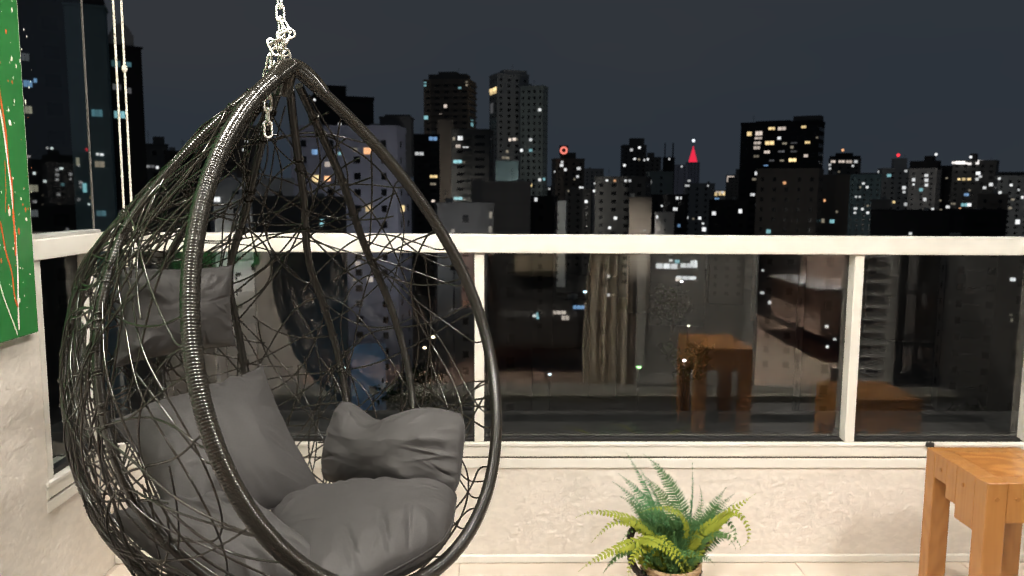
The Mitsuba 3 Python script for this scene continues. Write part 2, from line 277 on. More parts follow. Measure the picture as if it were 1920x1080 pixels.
for k in range(72):
    px, py = (R.uniform(0, 60), R.uniform(0, 610)); c = hit(px, py); s = abs(R.normal(0, .0016)) + .0007
    if k % 3 == 0: c = hit(R.normal(18 + py * .02, 6), py); s *= 1.5
    m = trimesh.creation.icosphere(1, 1.0); m.apply_scale([.0009, s, s * R.uniform(1, 2.2)]); m.apply_translation(c); part(pt, 'paint_drop', m, 'paint_orange' if k % 4 == 0 else 'paint_white', smooth=True)
for k in range(70):
    c = np.array([PX + .030, R.uniform(1.14, 2.0), R.uniform(.92, 2.18)]); s = abs(R.normal(0, .002)) + .0008; m = trimesh.creation.icosphere(1, 1.0); m.apply_scale([.0009, s, s * R.uniform(1, 2.4)]); m.apply_translation(c); part(pt, 'paint_drop', m, 'paint_orange' if k % 4 == 0 else 'paint_white', smooth=True)
for k in range(6):
    y, z = R.uniform(1.2, 1.95), R.uniform(1.5, 2.1); C = along([[PX + .030, y, z], [PX + .030, y + R.normal(0, .05), z - .25], [PX + .030, y + R.normal(0, .12), z - .55]], .006); m = sweep(C, .003 * (.7 + .5 * meshkit.noise(C * 40)), 6); m.vertices[:, 0] = PX + .030 + (m.vertices[:, 0] - PX - .030) * .35; part(pt, 'paint_stroke', m, ('paint_white', 'paint_orange')[k % 2], smooth=True)
bc = thing('blind_cord', 'pair of pale beaded pull cords hanging at the balcony corner', 'cord')
for x, z0 in ((-1.151, .90), (-1.127, .90)):
    z = np.arange(z0, 2.47, .0025); part(bc, 'cord', sweep(np.stack([x + 0 * z, 2.5 + 0 * z, z], 1), .0044 * (.92 + .11 * np.cos(z * 2 * PI / .0125)), 8), 'rope', smooth=True)
a = np.linspace(0, PI, 12); part(bc, 'cord', sweep(np.stack([-1.139 - .012 * np.cos(a), 2.5 + 0 * a, .90 - .012 * np.sin(a)], 1), .0045, 8), 'rope', smooth=True)
part(bc, 'roller_clutch', box(-1.17, -1.11, 2.47, 2.53, 2.472, 2.499, .004), 'white_paint')
m = trimesh.creation.icosphere(2, 1.0); m.apply_scale([.009, .009, .013]); m.apply_translation([-1.127, 2.5, 1.66]); part(bc, 'joint', m, 'rope', smooth=True)

# ================================================================== THE CITY
GZ = -38.0
def facade(p, n, uv): return .86 + .28 * FB(p.x * .21, p.y * .21, p.z * .05 + FB(p.x * .9, p.y * .9, 0)) * (1 - .18 * SS(.85, 1, dr.abs(dr.sin(p.z * 1.047))))
for nm, c in dict(wall_black=(.05, .05, .052), wall_dark=(.15, .15, .145), wall_brown=(.26, .225, .19), wall_beige=(.42, .385, .34), wall_grey=(.36, .375, .375), wall_green=(.33, .385, .37), wall_pale=(.60, .58, .55), wall_lilac=(.58, .58, .68), wall_teal=(.20, .29, .31)).items():
    mat(nm, {'type': 'diffuse', 'reflectance': P_(lambda p, n, uv, c=c: mi.Color3f(c) * facade(p, n, uv))})
mat('dark_pane', prin((.010, .011, .013), .2, specular=.5)); mat('roof_dark', prin((.05, .05, .052), .9)); mat('asphalt', prin((.05, .05, .052), .9)); mat('lit_pane', prin((.3, .3, .3), .5))
mat('soil_ground', prin((.02, .021, .02), .95))
struct('ground', box(-3000, 3000, 8, 6000, GZ - 2, GZ), 'soil_ground')
LIT = dict(w=(1.1, 1.12, 1.12), y=(1.35, 1.0, .48), c=(.30, .66, .72), b=(.18, .34, .58), d=(.30, .26, .19), o=(1.1, .55, .26), k=(.10, .10, .105), r=(1.6, .05, .08), p=(.85, .72, .62), g=(.3, 1.2, .25), t=(.06, .16, .19))
def building(name, label, x0, x1, yt, dist, m, rot=0, floor=3.0, bay=3.2, win=(1.3, 1.25), lit=(), roof=(), group=None, dark=True, each=False, bands=False, base=GZ, cat_='building', tex=None, deep=.7, auto=0.0, skip=0, par='roof_dark'):
    A, B = pix(x0, yt, Y=dist), pix(x1, yt, Y=dist); top = A[2]; d = (A + B)[:2] / 2; W = np.linalg.norm(B - A); az = math.atan2(d[0], d[1]); r = math.radians(rot)
    w = W / (math.cos(r) + deep * abs(math.sin(r))); dp = w * deep
    off = (deep * w * abs(math.sin(r)) / 2) * (1 if r > 0 else -1)      # the side face takes part of the width
    k = thing(name, label, cat_, group)
    yaw = -az + r; C = np.array([d[0] + off * math.cos(az), d[1] - off * math.sin(az), 0]); M = rotz(yaw, C)
    # local frame: x along the front, y back, front face at y = 0
    def add(n, ms, b, **kw): return part(k, n, xform(ms, M), b, **kw)
    add('wall', box(-w / 2, w / 2, 0, dp, base, top), m)
    ph = min(1.1, w * .06); add('parapet', cat([box(-w / 2 - .15, w / 2 + .15, -.15, .12, top + .003, top + ph), box(-w / 2 - .15, w / 2 + .15, dp - .12, dp + .15, top + .003, top + ph), box(-w / 2 - .15, -w / 2 + .12, .123, dp - .123, top + .003, top + ph), box(w / 2 - .12, w / 2 + .15, .123, dp - .123, top + .003, top + ph)]), m)
    for (a, b, h, mm) in roof: add('roof_block', box((a - .5) * w, (b - .5) * w, dp * .15, dp * .7, top + .004, top + h), mm)
    side = w / 2 * (-1 if r > 0 else 1)                                    # the side wall that shows
    faces = [(np.array([-w / 2, 0, 0]), np.array([1., 0, 0]), np.array([0, -1., 0]), w)]
    if abs(rot) > 4: faces.append((np.array([side, 0, 0]), np.array([0, 1., 0]), np.array([1. if side > 0 else -1., 0, 0]), dp))
    def pane(o, e, n, u0, u1, z0, z1, t):
        c = o + e * (u0 + u1) / 2 + n * (t / 2 - .02); mb = trimesh.creation.box((abs(e[0]) * (u1 - u0) + abs(n[0]) * (t + .04), abs(e[1]) * (u1 - u0) + abs(n[1]) * (t + .04), z1 - z0)); mb.apply_translation([c[0], c[1], (z0 + z1) / 2]); return mb
    used, dk = [], []
    Mi = np.linalg.inv(M); o0 = Mi[:3, :3] @ CAM + Mi[:3, 3]
    for (px, py, pw, phh, col) in lit:
        dv = Mi[:3, :3] @ (pix(px, py, Y=dist) - CAM); best = None
        for fi, (o, e, n, ln) in enumerate(faces):
            den = dv @ n
            if den >= -1e-9: continue
            t = ((o - o0) @ n) / den; H = o0 + dv * t; uu = (H - o) @ e
            if t > 0 and -.4 <= uu <= ln + .4 and (best is None or t < best[0]): best = (t, fi, uu, H[2])
        if best is None: continue
        t, fi, uu, z = best; o, e, n, ln = faces[fi]; s = dist / FPX; fo = max(.35, abs(dv @ n) / np.linalg.norm(dv))
        ww, hh = pw * s / fo, phh * s; uu = np.clip(uu, ww / 2, max(ln - ww / 2, ww / 2)); z = min(z, top - hh / 2); used.append((fi, uu, z, ww, hh)); v = R.uniform(.5, 1.1)
        ww, hh = ww * .86, hh * .82; cuts = [(-.5, .5)] if pw < 9 else [(-.5, -.03), (.03, .5)] if pw < 20 else [(-.5, -.19), (-.15, .15), (.19, .5)]
        for a_, b_ in cuts: add('lit_window', pane(o, e, n, uu + a_ * ww, uu + b_ * ww, z - hh / 2, z + hh / 2, .09), 'lit_pane', emit=np.array(LIT[col]) * v * R.uniform(.7, 1.1))
    if dark:
        zlow = max(base + 3, CAM[2] - dist * .30)
        for fi, (o, e, n, ln) in enumerate(faces):
            nb = int((ln - 1.0) / bay)
            for zc in np.arange(top - 2.2 - skip * floor, zlow, -floor):
                for b_ in range(nb):
                    uc = (b_ + .5) * ln / nb; ww, hh = win[0] * (1 if (b_ % 3) else .8), win[1]
                    if any(f == fi and abs(uc - a) < (ww + w_) / 2 + .1 and abs(zc - z) < (hh + h_) / 2 + .1 for f, a, z, w_, h_ in used): continue
                    if R.random() < auto: add('lit_window', pane(o, e, n, uc - ww / 2, uc + ww / 2, zc - hh / 2, zc + hh / 2, .09), 'lit_pane', emit=np.array(LIT[R.choice(list('wwypd'))]) * R.uniform(.4, 1.1)); continue
                    pm = pane(o, e, n, uc - ww / 2, uc + ww / 2, zc - hh / 2, zc + hh / 2, .05)
                    if each: add('window', pm, 'dark_pane'); add('sill', pane(o, e, n, uc - ww / 2 - .1, uc + ww / 2 + .1, zc - hh / 2 - .14, zc - hh / 2 - .003, .14), m)
                    else: dk.append(pm)
        if dk: add('windows', cat(dk), 'dark_pane', kind='stuff')
    if dist < 720 and w > 7:                                                # tanks, aerials and slab edges
        for q in range(2 if w > 14 else 1):
            x, y, h = R.uniform(-.38, .38) * w, R.uniform(.15, .6) * dp, R.uniform(.9, 1.9)
            if not any((a - .5) * w - 1.2 < x < (b - .5) * w + 1.2 for a, b, _, _ in roof): tk = trimesh.creation.cylinder(R.uniform(.6, 1.0), h, sections=14); tk.apply_translation([x, y, top + h / 2 + .005]); add('water_tank', tk, 'wall_grey')
        x, h = R.uniform(-.45, .45) * w, R.uniform(1.5, 4.5); rt = max([hh_ for a, b, hh_, _ in roof if (a - .5) * w < x < (b - .5) * w] + [0])
        add('aerial', cat([box(x - .04, x + .04, dp * .4, dp * .4 + .08, top + rt, top + rt + h)] + [box(x - .5, x + .5, dp * .4 + .02, dp * .4 + .06, top + rt + h * q, top + rt + h * q + .05) for q in (.7, .85)]), 'roof_dark')
        if w > 9 and not bands and len(label) % 3 == 0:
            u0 = R.uniform(.05, .6) * w; bz = np.arange(top - 3.1, max(base + 3, CAM[2] - dist * .3), -floor)
            if len(bz): add('balconies', cat([box(-w / 2 + u0, -w / 2 + u0 + min(3.4, w * .3), -.9, -.022, z_, z_ + .95) for z_ in bz]), m, kind='stuff')
    if bands:
        bs = []
        for zc in np.arange(top - 1.2, max(base + 3, CAM[2] - dist * .3), -floor):
            for o, e, n, ln in faces: bs.append(pane(o, e, n, .3, ln - .3, zc - .45, zc + .35, .8))
        add('balcony_bands', cat(bs), m, kind='stuff')
    return k, M, w, dp, top
def mast(k, x, y, h, dist, col=None, size=5, par=None):
    """a thin roof mast, with its warning lamp"""
    p = pix(x, y, Y=dist + 3); part(k, 'mast', box(p[0] - .09, p[0] + .09, p[1] - .09, p[1] + .09, p[2] - h, p[2]), 'roof_dark')
    if col: s = size * dist / FPX / 2; m_ = trimesh.creation.icosphere(1, s); m_.apply_translation(p + [0, 0, s]); part(k, 'mast_lamp', m_, 'lit_pane', emit=np.array(LIT[col]))
BD = building
# --- near left
BD('apartment_tower', 'tall black apartment tower at far left behind the painting, cut by the top edge', -60, 122, -60, 88, 'wall_black', 8, 3.0, 3.6, (1.5, 1.3), [(52, 157, 16, 14, 'b'), (66, 151, 6, 9, 'b'), (47, 107, 14, 16, 'k'), (53, 206, 13, 16, 'd'), (63, 353, 16, 15, 'd'), (64, 400, 14, 15, 'k'), (84, 340, 6, 6, 'w'), (97, 278, 5, 5, 'w'), (64, 325, 5, 6, 'w'), (115, 316, 7, 5, 'w')])
BD('apartment_tower', 'dark teal tower beside the side window with a railing on its flat roof', 124, 197, 12, 84, 'wall_teal', -6, 3.0, 3.4, (1.5, 1.3), [(182, 212, 20, 15, 't'), (159, 352, 7, 20, 'c'), (187, 308, 18, 13, 'd'), (146, 303, 6, 17, 'd'), (183, 289, 5, 5, 'w'), (191, 290, 6, 5, 'w'), (190, 400, 18, 12, 't'), (167, 383, 4, 4, 'w')], roof=[(.05, .98, .9, 'roof_dark')])
k, M, w, dp, top = BD('apartment_tower', 'narrow black tower with a lit white dome top behind the pull cords', 199, 262, 88, 92, 'wall_black', 14, 3.0, 3.4, (1.5, 1.3), [(208, 214, 20, 15, 'c'), (202, 118, 16, 13, 't'), (241, 121, 10, 10, 't'), (240, 170, 12, 12, 'k'), (220, 400, 17, 12, 'k'), (205, 162, 16, 12, 'k')])
a = np.linspace(0, PI, 14); part(k, 'dome_roof', xform(cat([box(x0, x1, .4, dp * .8, top + .01, top + .25 + 2.4 * math.sin(t)) for x0, x1, t in zip(np.linspace(-.42, .30, 14)[:-1] * w, np.linspace(-.42, .30, 14)[1:] * w - .002, np.linspace(.5, 2.6, 13))]), M), 'wall_pale')
BD('low_block', 'low dark block with rooftop tanks just right of the pull cords', 258, 313, 272, 230, 'wall_dark', 10, lit=[(283, 312, 14, 6, 'k'), (295, 314, 5, 6, 'w'), (277, 312, 5, 5, 'w')], roof=[(.55, .9, 2.5, 'wall_dark')])
BD('low_block', 'flat dark roof block with one lamp at its top behind the wicker', 312, 400, 288, 190, 'wall_black', 0, lit=[(342, 292, 5, 5, 'w'), (378, 330, 4, 4, 'd')])
BD('apartment_block', 'brownish tower seen through the chair between its left bar and first rib', 391, 482, 238, 210, 'wall_brown', 18, lit=[(462, 264, 5, 7, 'w'), (457, 281, 5, 5, 'w'), (476, 322, 4, 5, 'o'), (514, 304, 4, 4, 'w')], roof=[(.1, .45, 2.6, 'wall_brown')])
BD('low_block', 'wide grey low block with two bright floodlights behind the chair ribs', 392, 560, 342, 150, 'wall_grey', 6, lit=[(401, 374, 12, 10, 'w'), (492, 376, 13, 10, 'c'), (450, 352, 8, 6, 'k')], bay=5)
BD('low_block', 'dark low block under the lilac building showing one tall blue window', 470, 648, 378, 118, 'wall_dark', 4, lit=[(604, 418, 9, 16, 'c')], bay=4.5, dark=False)
# --- the lilac building behind the chair, with its dark roof storeys
BD('apartment_block', 'large lilac grey apartment block with scattered lit windows behind the chair', 545, 776, 246, 152, 'wall_lilac', -16, 3.0, 3.9, (1.25, 1.25),
   [(592, 335, 14, 15, 'y'), (614, 335, 12, 11, 'o'), (590, 285, 11, 11, 'b'), (637, 288, 6, 6, 'c'), (689, 283, 15, 14, 'o'), (666, 281, 9, 9, 'd'), (692, 391, 14, 14, 'y'), (755, 391, 11, 14, 'y'), (614, 308, 11, 11, 'p'), (560, 312, 10, 10, 'd'), (671, 494, 11, 10, 'p'), (694, 524, 12, 11, 'p'), (577, 552, 14, 14, 'y'), (665, 524, 7, 6, 'd')], each=True, deep=.6)
BD('roof_tower', 'black stepped roof storeys rising behind the lilac block', 578, 700, 186, 168, 'wall_black', 8, dark=False, lit=[(588, 187, 4, 4, 'w'), (637, 233, 6, 6, 'w')], roof=[(.05, .55, 2.9, 'wall_black')], base=0)
BD('roof_tower', 'dark blue rooftop storey with a lamp on its mast, right end of the lilac block', 712, 776, 222, 158, 'wall_dark', -8, dark=False, base=4, roof=[(.15, .95, .8, 'wall_dark')])
# --- towers in the middle
BD('apartment_tower', 'dark tower with balcony bands and dark crown left of the twin tall towers', 794, 894, 152, 430, 'wall_brown', -14, 3.2, 4.0, (2.4, 1.3), [(797, 155, 5, 9, 'c'), (862, 166, 6, 7, 'c'), (835, 199, 6, 7, 'p'), (798, 220, 8, 9, 'c'), (826, 215, 5, 4, 'p'), (885, 231, 8, 14, 'c'), (875, 155, 4, 10, 'd'), (890, 249, 10, 5, 'c'), (893, 176, 4, 7, 'w')], roof=[(.08, .92, 4.0, 'wall_dark'), (.3, .7, 5.2, 'wall_dark')], bands=True)
BD('apartment_block', 'dark block in front of the banded tower with two turquoise window strips', 846, 926, 246, 330, 'wall_dark', -10, 3.0, 5.0, (4.0, 1.1), [(863, 259, 10, 9, 'w'), (851, 260, 5, 7, 'd'), (859, 274, 10, 7, 'p'), (873, 274, 12, 7, 'w'), (858, 303, 18, 7, 'c'), (859, 372, 18, 6, 'c'), (870, 303, 4, 5, 'd'), (871, 373, 3, 5, 'd')], bands=False)
BD('apartment_block', 'brown windowless slab between the dark office and the turquoise lit block', 820, 850, 226, 345, 'wall_brown', 0, dark=False)
BD('office_block', 'black office block left of the brown slab with bright white window pairs', 774, 824, 254, 300, 'wall_black', 5, 3.0, 4, (2.6, 1.2), [(812, 260, 17, 8, 'b'), (783, 288, 18, 7, 'w'), (813, 331, 16, 6, 'y'), (812, 345, 12, 5, 'd'), (812, 377, 7, 5, 'p')])
k = BD('apartment_tower', 'tall grey tower with one bright yellow window strip at its top', 917, 992, 142, 420, 'wall_grey', 20, 3.0, 3.4, (1.5, 1.4), [(926, 168, 16, 8, 'y'), (926, 174, 15, 5, 'y'), (956, 262, 5, 6, 'p'), (964, 261, 7, 6, 'p'), (951, 284, 5, 6, 'd'), (948, 296, 16, 5, 'd'), (969, 261, 4, 5, 'd'), (922, 203, 6, 22, 'k')], roof=[(.25, .98, 3.2, 'wall_grey')])[0]
BD('apartment_tower', 'pale grey slab tower with rows of small dark windows, right of the yellow lit tower', 976, 1028, 163, 405, 'wall_green', -18, 3.1, 2.6, (1.2, 1.5), [(1012, 206, 6, 6, 'w'), (974, 238, 5, 6, 'w'), (995, 262, 6, 6, 'w'), (995, 282, 7, 6, 'c'), (974, 282, 5, 6, 'w'), (1012, 337, 6, 6, 'w'), (1020, 336, 5, 6, 'c'), (994, 347, 8, 7, 'y'), (970, 293, 3, 4, 'o')])
BD('low_block', 'grey blank plant room block in front of the yellow lit tower', 929, 972, 304, 300, 'wall_teal', 0, dark=False)
BD('low_block', 'wide beige grey windowless block under the twin tall towers', 884, 998, 346, 190, 'wall_beige', -4, dark=False, roof=[(.02, .16, 1.4, 'wall_beige')])
BD('low_block', 'dark low block beside the right bar of the chair hoop, just over the rail', 812, 926, 386, 140, 'wall_dark', 6, lit=[(849, 433, 8, 8, 'd'), (920, 403, 5, 14, 'd'), (919, 430, 7, 14, 'd')], bay=4.5)
BD('low_block', 'black block below the pale slab tower with one white lamp', 990, 1046, 370, 200, 'wall_black', -12, lit=[(1005, 374, 6, 8, 'w')])
# --- centre right
k = BD('apartment_block', 'dark block carrying a red ring sign on its roof', 1034, 1096, 300, 480, 'wall_brown', 12, 3.0, 3.4, (1.4, 1.3), [(1054, 304, 5, 5, 'w'), (1053, 310, 7, 6, 'w'), (1060, 318, 5, 6, 'w'), (1085, 316, 8, 6, 'w'), (1083, 331, 5, 5, 'w'), (1077, 336, 4, 4, 'd'), (1040, 322, 3, 4, 'w'), (1090, 352, 9, 5, 'w')], roof=[(.25, .72, 4.5, 'wall_dark')])[0]
sp = pix(1057, 282, Y=478); part(k, 'sign_board', box(sp[0] - 2.6, sp[0] + 2.6, sp[1] + .2, sp[1] + .6, sp[2] - 2.9, sp[2] + 2.9), 'roof_dark')
ring = trimesh.creation.torus(1.75, .52, 28, 10); ring.apply_transform(trimesh.transformations.rotation_matrix(PI / 2, [1, 0, 0])); ring.apply_translation(sp + [0, -.35, 0]); part(k, 'ring_sign', ring, 'lit_pane', emit=(1.1, .27, .2), label='glowing red ring sign on the rooftop board')
for q in [(1008, 1048, 352, 600, 'wall_black', [(1013, 337, 5, 6, 'w'), (1030, 345, 4, 4, 'w'), (1041, 345, 4, 4, 'd')], 'black low block between the pale slab tower and the ring sign block'),
          (1094, 1132, 318, 640, 'wall_pale', [(1136, 321, 4, 5, 'w'), (1116, 344, 5, 4, 'w'), (1115, 358, 7, 5, 'w')], 'pale flat block in the gap right of the ring sign block'),
          (1060, 1112, 356, 380, 'wall_dark', [(1055, 367, 7, 5, 'w'), (1099, 378, 6, 6, 'w'), (1066, 341, 3, 4, 'd'), (1049, 374, 4, 4, 'k')], 'dark block in front of and below the ring sign block'),
          (1030, 1064, 378, 330, 'wall_grey', [(1047, 384, 6, 6, 'k')], 'small grey block at the rail left of the dark central block')]:
    BD('low_block', q[6], *q[:4], q[4], R.uniform(-14, 14), lit=q[5])
BD('apartment_tower', 'stepped dark tower with a square top, left of the red spire', 1164, 1212, 274, 620, 'wall_dark', 10, 3.2, 4, (1.8, 1.4), [(1199, 276, 5, 5, 'w'), (1184, 281, 6, 6, 'w'), (1170, 310, 5, 5, 'w'), (1190, 298, 5, 4, 'w'), (1198, 299, 4, 4, 'd'), (1209, 300, 5, 5, 'w')], roof=[(.32, .92, 6.2, 'wall_dark')])
BD('apartment_tower', 'lower shoulder tower attached right of the stepped dark tower', 1210, 1240, 296, 610, 'wall_dark', -8, 3.2, 3.2, (1.5, 1.5), [(1215, 288, 4, 5, 'w')], roof=[(.1, .55, 4, 'wall_dark')])
BD('office_block', 'black and grey striped office block left of the pale tower under the spire', 1243, 1265, 296, 700, 'wall_black', 0, 40, 2.6, (1.2, 30), [(1255, 291, 3, 4, 'w')])
BD('apartment_tower', 'slim grey lilac tower just left of the red spire', 1262, 1290, 310, 820, 'wall_lilac', 12, lit=[(1279, 289, 3, 4, 'w')], bay=5)
# red-lit spire tower
k, M, w, dp, top = BD('spire_tower', 'far tower crowned by a glowing red spire with a white lamp at its tip', 1286, 1312, 305, 1500, 'wall_lilac', 8, 4, 5, (2.0, 2.2), [(1291, 339, 8, 4, 'w')])
fr_ = []; s0 = 1500 / FPX
for (h0, h1, a0, a1) in ((0, 5, 8.0, 7.4), (5, 11, 6.9, 5.9), (11, 17, 5.3, 4.3), (17, 23, 3.7, 2.7), (23, 31, 2.0, .7)):
    m_ = trimesh.creation.cone(a0 * s0, 1.0, sections=8); z0, z1 = top + h0 * s0, top + h1 * s0
    ang = np.arange(8) * PI / 4; V = np.vstack([np.stack([a0 * s0 * np.cos(ang), a0 * s0 * np.sin(ang), 0 * ang + z0], 1), np.stack([a1 * s0 * np.cos(ang), a1 * s0 * np.sin(ang), 0 * ang + z1], 1)]); fr_.append(trimesh.convex.convex_hull(V))
m_ = xform(cat(fr_), M @ rotz(0, (0, dp / 2, 0))); part(k, 'spire', m_, 'lit_pane', emit=(.85, .02, .06), label='glowing red spire')
m_ = xform(box(-.5, .5, dp / 2 - .5, dp / 2 + .5, top + 30 * s0, top + 40 * s0), M); part(k, 'mast', m_, 'wall_pale'); m_ = trimesh.creation.icosphere(1, 2.9); m_.apply_translation((M @ [0, dp / 2, top + 41 * s0, 1])[:3]); part(k, 'mast_lamp', m_, 'lit_pane', emit=(1.3, 1.4, 1.5))
BD('low_block', 'wide dark block with a lit gable in front of the stepped tower', 1116, 1222, 336, 300, 'wall_dark', -10, 3.0, 4, (1.8, 1.3), [(1153, 326, 5, 5, 'o'), (1138, 336, 5, 4, 'w'), (1173, 337, 5, 5, 'w'), (1181, 337, 5, 5, 'w'), (1154, 409, 7, 7, 'w'), (1143, 427, 6, 6, 'w')])
BD('low_block', 'pale grey gable block with one lit window, above the balcony striped flat', 1184, 1213, 333, 330, 'wall_pale', 0, dark=False, lit=[(1218, 341, 4, 8, 'w')])
BD('low_block', 'dull green block with sloping edge, left of the pale tower under the spire', 1213, 1262, 324, 360, 'wall_green', 10, lit=[(1218, 341, 4, 9, 'w'), (1207, 327, 4, 4, 'd')], bay=6)
BD('low_block', 'dark flat with two recessed balcony bays just above the rail', 1180, 1222, 372, 260, 'wall_brown', 0, 9, 8, (7, 3.5), [(1208, 432, 4, 4, 'w')])
BD('low_block', 'black red tinged block with a pale lower annex', 1222, 1290, 368, 270, 'wall_black', -6, lit=[(1266, 392, 9, 7, 'w'), (1241, 386, 4, 4, 'w'), (1270, 367, 6, 6, 'w'), (1277, 366, 3, 6, 'w'), (1273, 423, 6, 7, 'b')])
BD('low_block', 'small pale annex with one lamp, nearly at the rail below the red spire', 1228, 1264, 400, 255, 'wall_pale', 5, 3, 4, (.6, .6), [(1232, 407, 4, 7, 'w'), (1230, 396, 5, 5, 'k')])
BD('apartment_block', 'dark grey block right under the red spire', 1284, 1340, 346, 420, 'wall_grey', -14, lit=[(1289, 339, 9, 4, 'w'), (1288, 408, 5, 5, 'w'), (1312, 409, 6, 6, 'w'), (1320, 430, 8, 9, 'w'), (1318, 419, 4, 4, 'w'), (1300, 410, 4, 4, 'd'), (1328, 334, 3, 4, 'w')])
k = BD('theatre', 'small floodlit cream hall with blue lit doors, left of the black office tower', 1338, 1362, 358, 760, 'wall_pale', 0, dark=False, lit=[(1344, 376, 9, 12, 'b'), (1342, 364, 6, 8, 'y'), (1350, 362, 6, 9, 'y'), (1357, 362, 5, 9, 'y'), (1350, 355, 18, 4, 'p'), (1355, 346, 5, 5, 'w')])[0]
BD('low_block', 'black block below the cream floodlit hall with one lamp', 1330, 1400, 378, 280, 'wall_black', 8, lit=[(1337, 400, 8, 8, 'w'), (1388, 396, 7, 9, 'w')])
BD('low_block', 'small block with an arched roof frame left of the black office tower', 1362, 1392, 330, 700, 'wall_dark', 0, lit=[(1370, 331, 14, 2, 'p'), (1364, 337, 2, 10, 'p')])
BD('office_tower', 'large black office tower with many warm lit windows in its upper rows', 1392, 1543, 232, 320, 'wall_black', -12, 3.2, 3.6, (2.2, 1.4),
   [(1405, 251, 9, 9, 'y'), (1423, 250, 14, 9, 'p'), (1422, 259, 15, 5, 'p'), (1420, 268, 14, 6, 'p'), (1419, 277, 13, 7, 'p'), (1447, 241, 13, 6, 'y'), (1466, 241, 16, 7, 'p'), (1507, 238, 9, 5, 'y'), (1443, 268, 18, 8, 'y'), (1514, 267, 10, 5, 'y'), (1438, 285, 12, 6, 'p'), (1486, 300, 15, 7, 'y'), (1511, 292, 8, 6, 'p'), (1461, 259, 7, 6, 'w'), (1471, 269, 9, 4, 'd'), (1489, 268, 12, 3, 'k'), (1465, 284, 13, 4, 'k'), (1488, 284, 12, 4, 'k'), (1485, 276, 6, 6, 'd'), (1436, 308, 9, 8, 'b'), (1418, 325, 6, 8, 'w'), (1414, 336, 8, 5, 'd'), (1411, 365, 9, 6, 'w'), (1421, 366, 6, 6, 'w'), (1419, 383, 5, 5, 'w'), (1532, 258, 4, 4, 'd'), (1418, 293, 11, 5, 'd'), (1447, 301, 10, 4, 'k'), (1466, 301, 8, 4, 'd')], roof=[(.18, .62, 1.6, 'wall_black'), (.66, 1.0, 3.0, 'wall_dark')], deep=.4)
BD('apartment_block', 'dark beige block with a grid of black windows in front of the black office tower', 1422, 1542, 322, 240, 'wall_brown', -8, 3.0, 2.9, (1.0, 1.2), [(1471, 343, 6, 6, 'o'), (1441, 434, 9, 9, 'c')], roof=[(.1, .9, .9, 'wall_dark')])
BD('low_block', 'dark brown block with one cyan window right of the black windowed grid block', 1538, 1592, 330, 260, 'wall_brown', 6, dark=False, lit=[(1560, 415, 9, 8, 'c'), (1543, 414, 6, 9, 'd'), (1546, 376, 4, 5, 'o'), (1569, 397, 4, 5, 'd')])
k = BD('apartment_tower', 'tower with a row of bright lamps under its cap, right of the office tower', 1556, 1612, 300, 560, 'wall_dark', 0, 3.2, 4, (1.6, 1.4), [(1562, 303, 9, 5, 'p'), (1578, 302, 12, 5, 'p'), (1592, 302, 12, 6, 'p'), (1605, 300, 7, 6, 'w'), (1556, 309, 5, 5, 'w'), (1556, 316, 4, 5, 'w'), (1599, 311, 4, 4, 'w'), (1585, 331, 6, 6, 'w'), (1581, 339, 5, 5, 'w'), (1581, 345, 5, 4, 'w'), (1581, 351, 5, 5, 'w'), (1590, 351, 5, 5, 'w'), (1594, 351, 3, 4, 'w'), (1582, 361, 6, 5, 'w'), (1588, 363, 5, 5, 'w'), (1573, 322, 4, 4, 'd')], roof=[(.02, .98, 3.0, 'wall_black'), (.2, .75, 5.0, 'wall_black')])[0]
mast(k, 1580, 284, 6, 560, 'o', 5)
BD('low_block', 'wide dark block with scattered white windows under the lamp crowned tower', 1596, 1650, 330, 480, 'wall_teal', 0, lit=[(1619, 344, 5, 4, 'w'), (1626, 351, 5, 5, 'w'), (1613, 351, 3, 4, 'd'), (1605, 369, 4, 4, 'w'), (1612, 369, 4, 4, 'w'), (1627, 386, 4, 4, 'd'), (1604, 391, 7, 5, 'w'), (1617, 392, 5, 5, 'w'), (1627, 399, 5, 5, 'w'), (1603, 399, 5, 4, 'w')])
k = BD('apartment_tower', 'grey tower with a red lamp on its rooftop block', 1648, 1706, 318, 520, 'wall_grey', 14, 3.2, 4, (1.5, 1.3), [(1667, 329, 8, 6, 'c'), (1699, 314, 5, 5, 'w'), (1695, 352, 7, 7, 'w'), (1695, 360, 5, 5, 'w'), (1698, 383, 6, 7, 'w'), (1676, 379, 5, 5, 'y'), (1647, 322, 4, 5, 'w')], roof=[(.42, .86, 7.4, 'wall_grey')])[0]
mast(k, 1684, 294, 2, 520, 'r', 6)
BD('low_block', 'olive low block at the foot of the grey tower with the red lamp', 1636, 1668, 376, 330, 'wall_beige', 0, dark=False)
k = BD('apartment_tower', 'pale banded tower with a black cap and a column of white lit windows', 1708, 1762, 318, 470, 'wall_pale', -14, 3.0, 4.6, (1.2, 1.1), [(1713, 337, 6, 7, 'w'), (1737, 329, 7, 6, 'w'), (1737, 338, 7, 7, 'w'), (1713, 346, 4, 4, 'w'), (1737, 347, 6, 6, 'w'), (1727, 356, 7, 7, 'c'), (1734, 374, 6, 7, 'w'), (1749, 392, 5, 5, 'w'), (1745, 402, 3, 4, 'd'), (1733, 392, 4, 3, 'd')], roof=[(-.02, 1.02, 5.2, 'wall_black'), (.5, .8, 8.0, 'wall_black')])[0]
mast(k, 1755, 292, 3, 470, 'w', 5)
BD('apartment_tower', 'black tower directly right of the pale banded tower', 1764, 1792, 312, 500, 'wall_black', 0, 3.2, 4, (1.6, 1.3), [(1763, 376, 4, 4, 'd'), (1775, 334, 4, 3, 'd'), (1764, 394, 5, 5, 'd'), (1763, 413, 6, 6, 'w'), (1770, 413, 5, 5, 'w'), (1778, 388, 9, 6, 'w'), (1787, 360, 4, 5, 'd')])
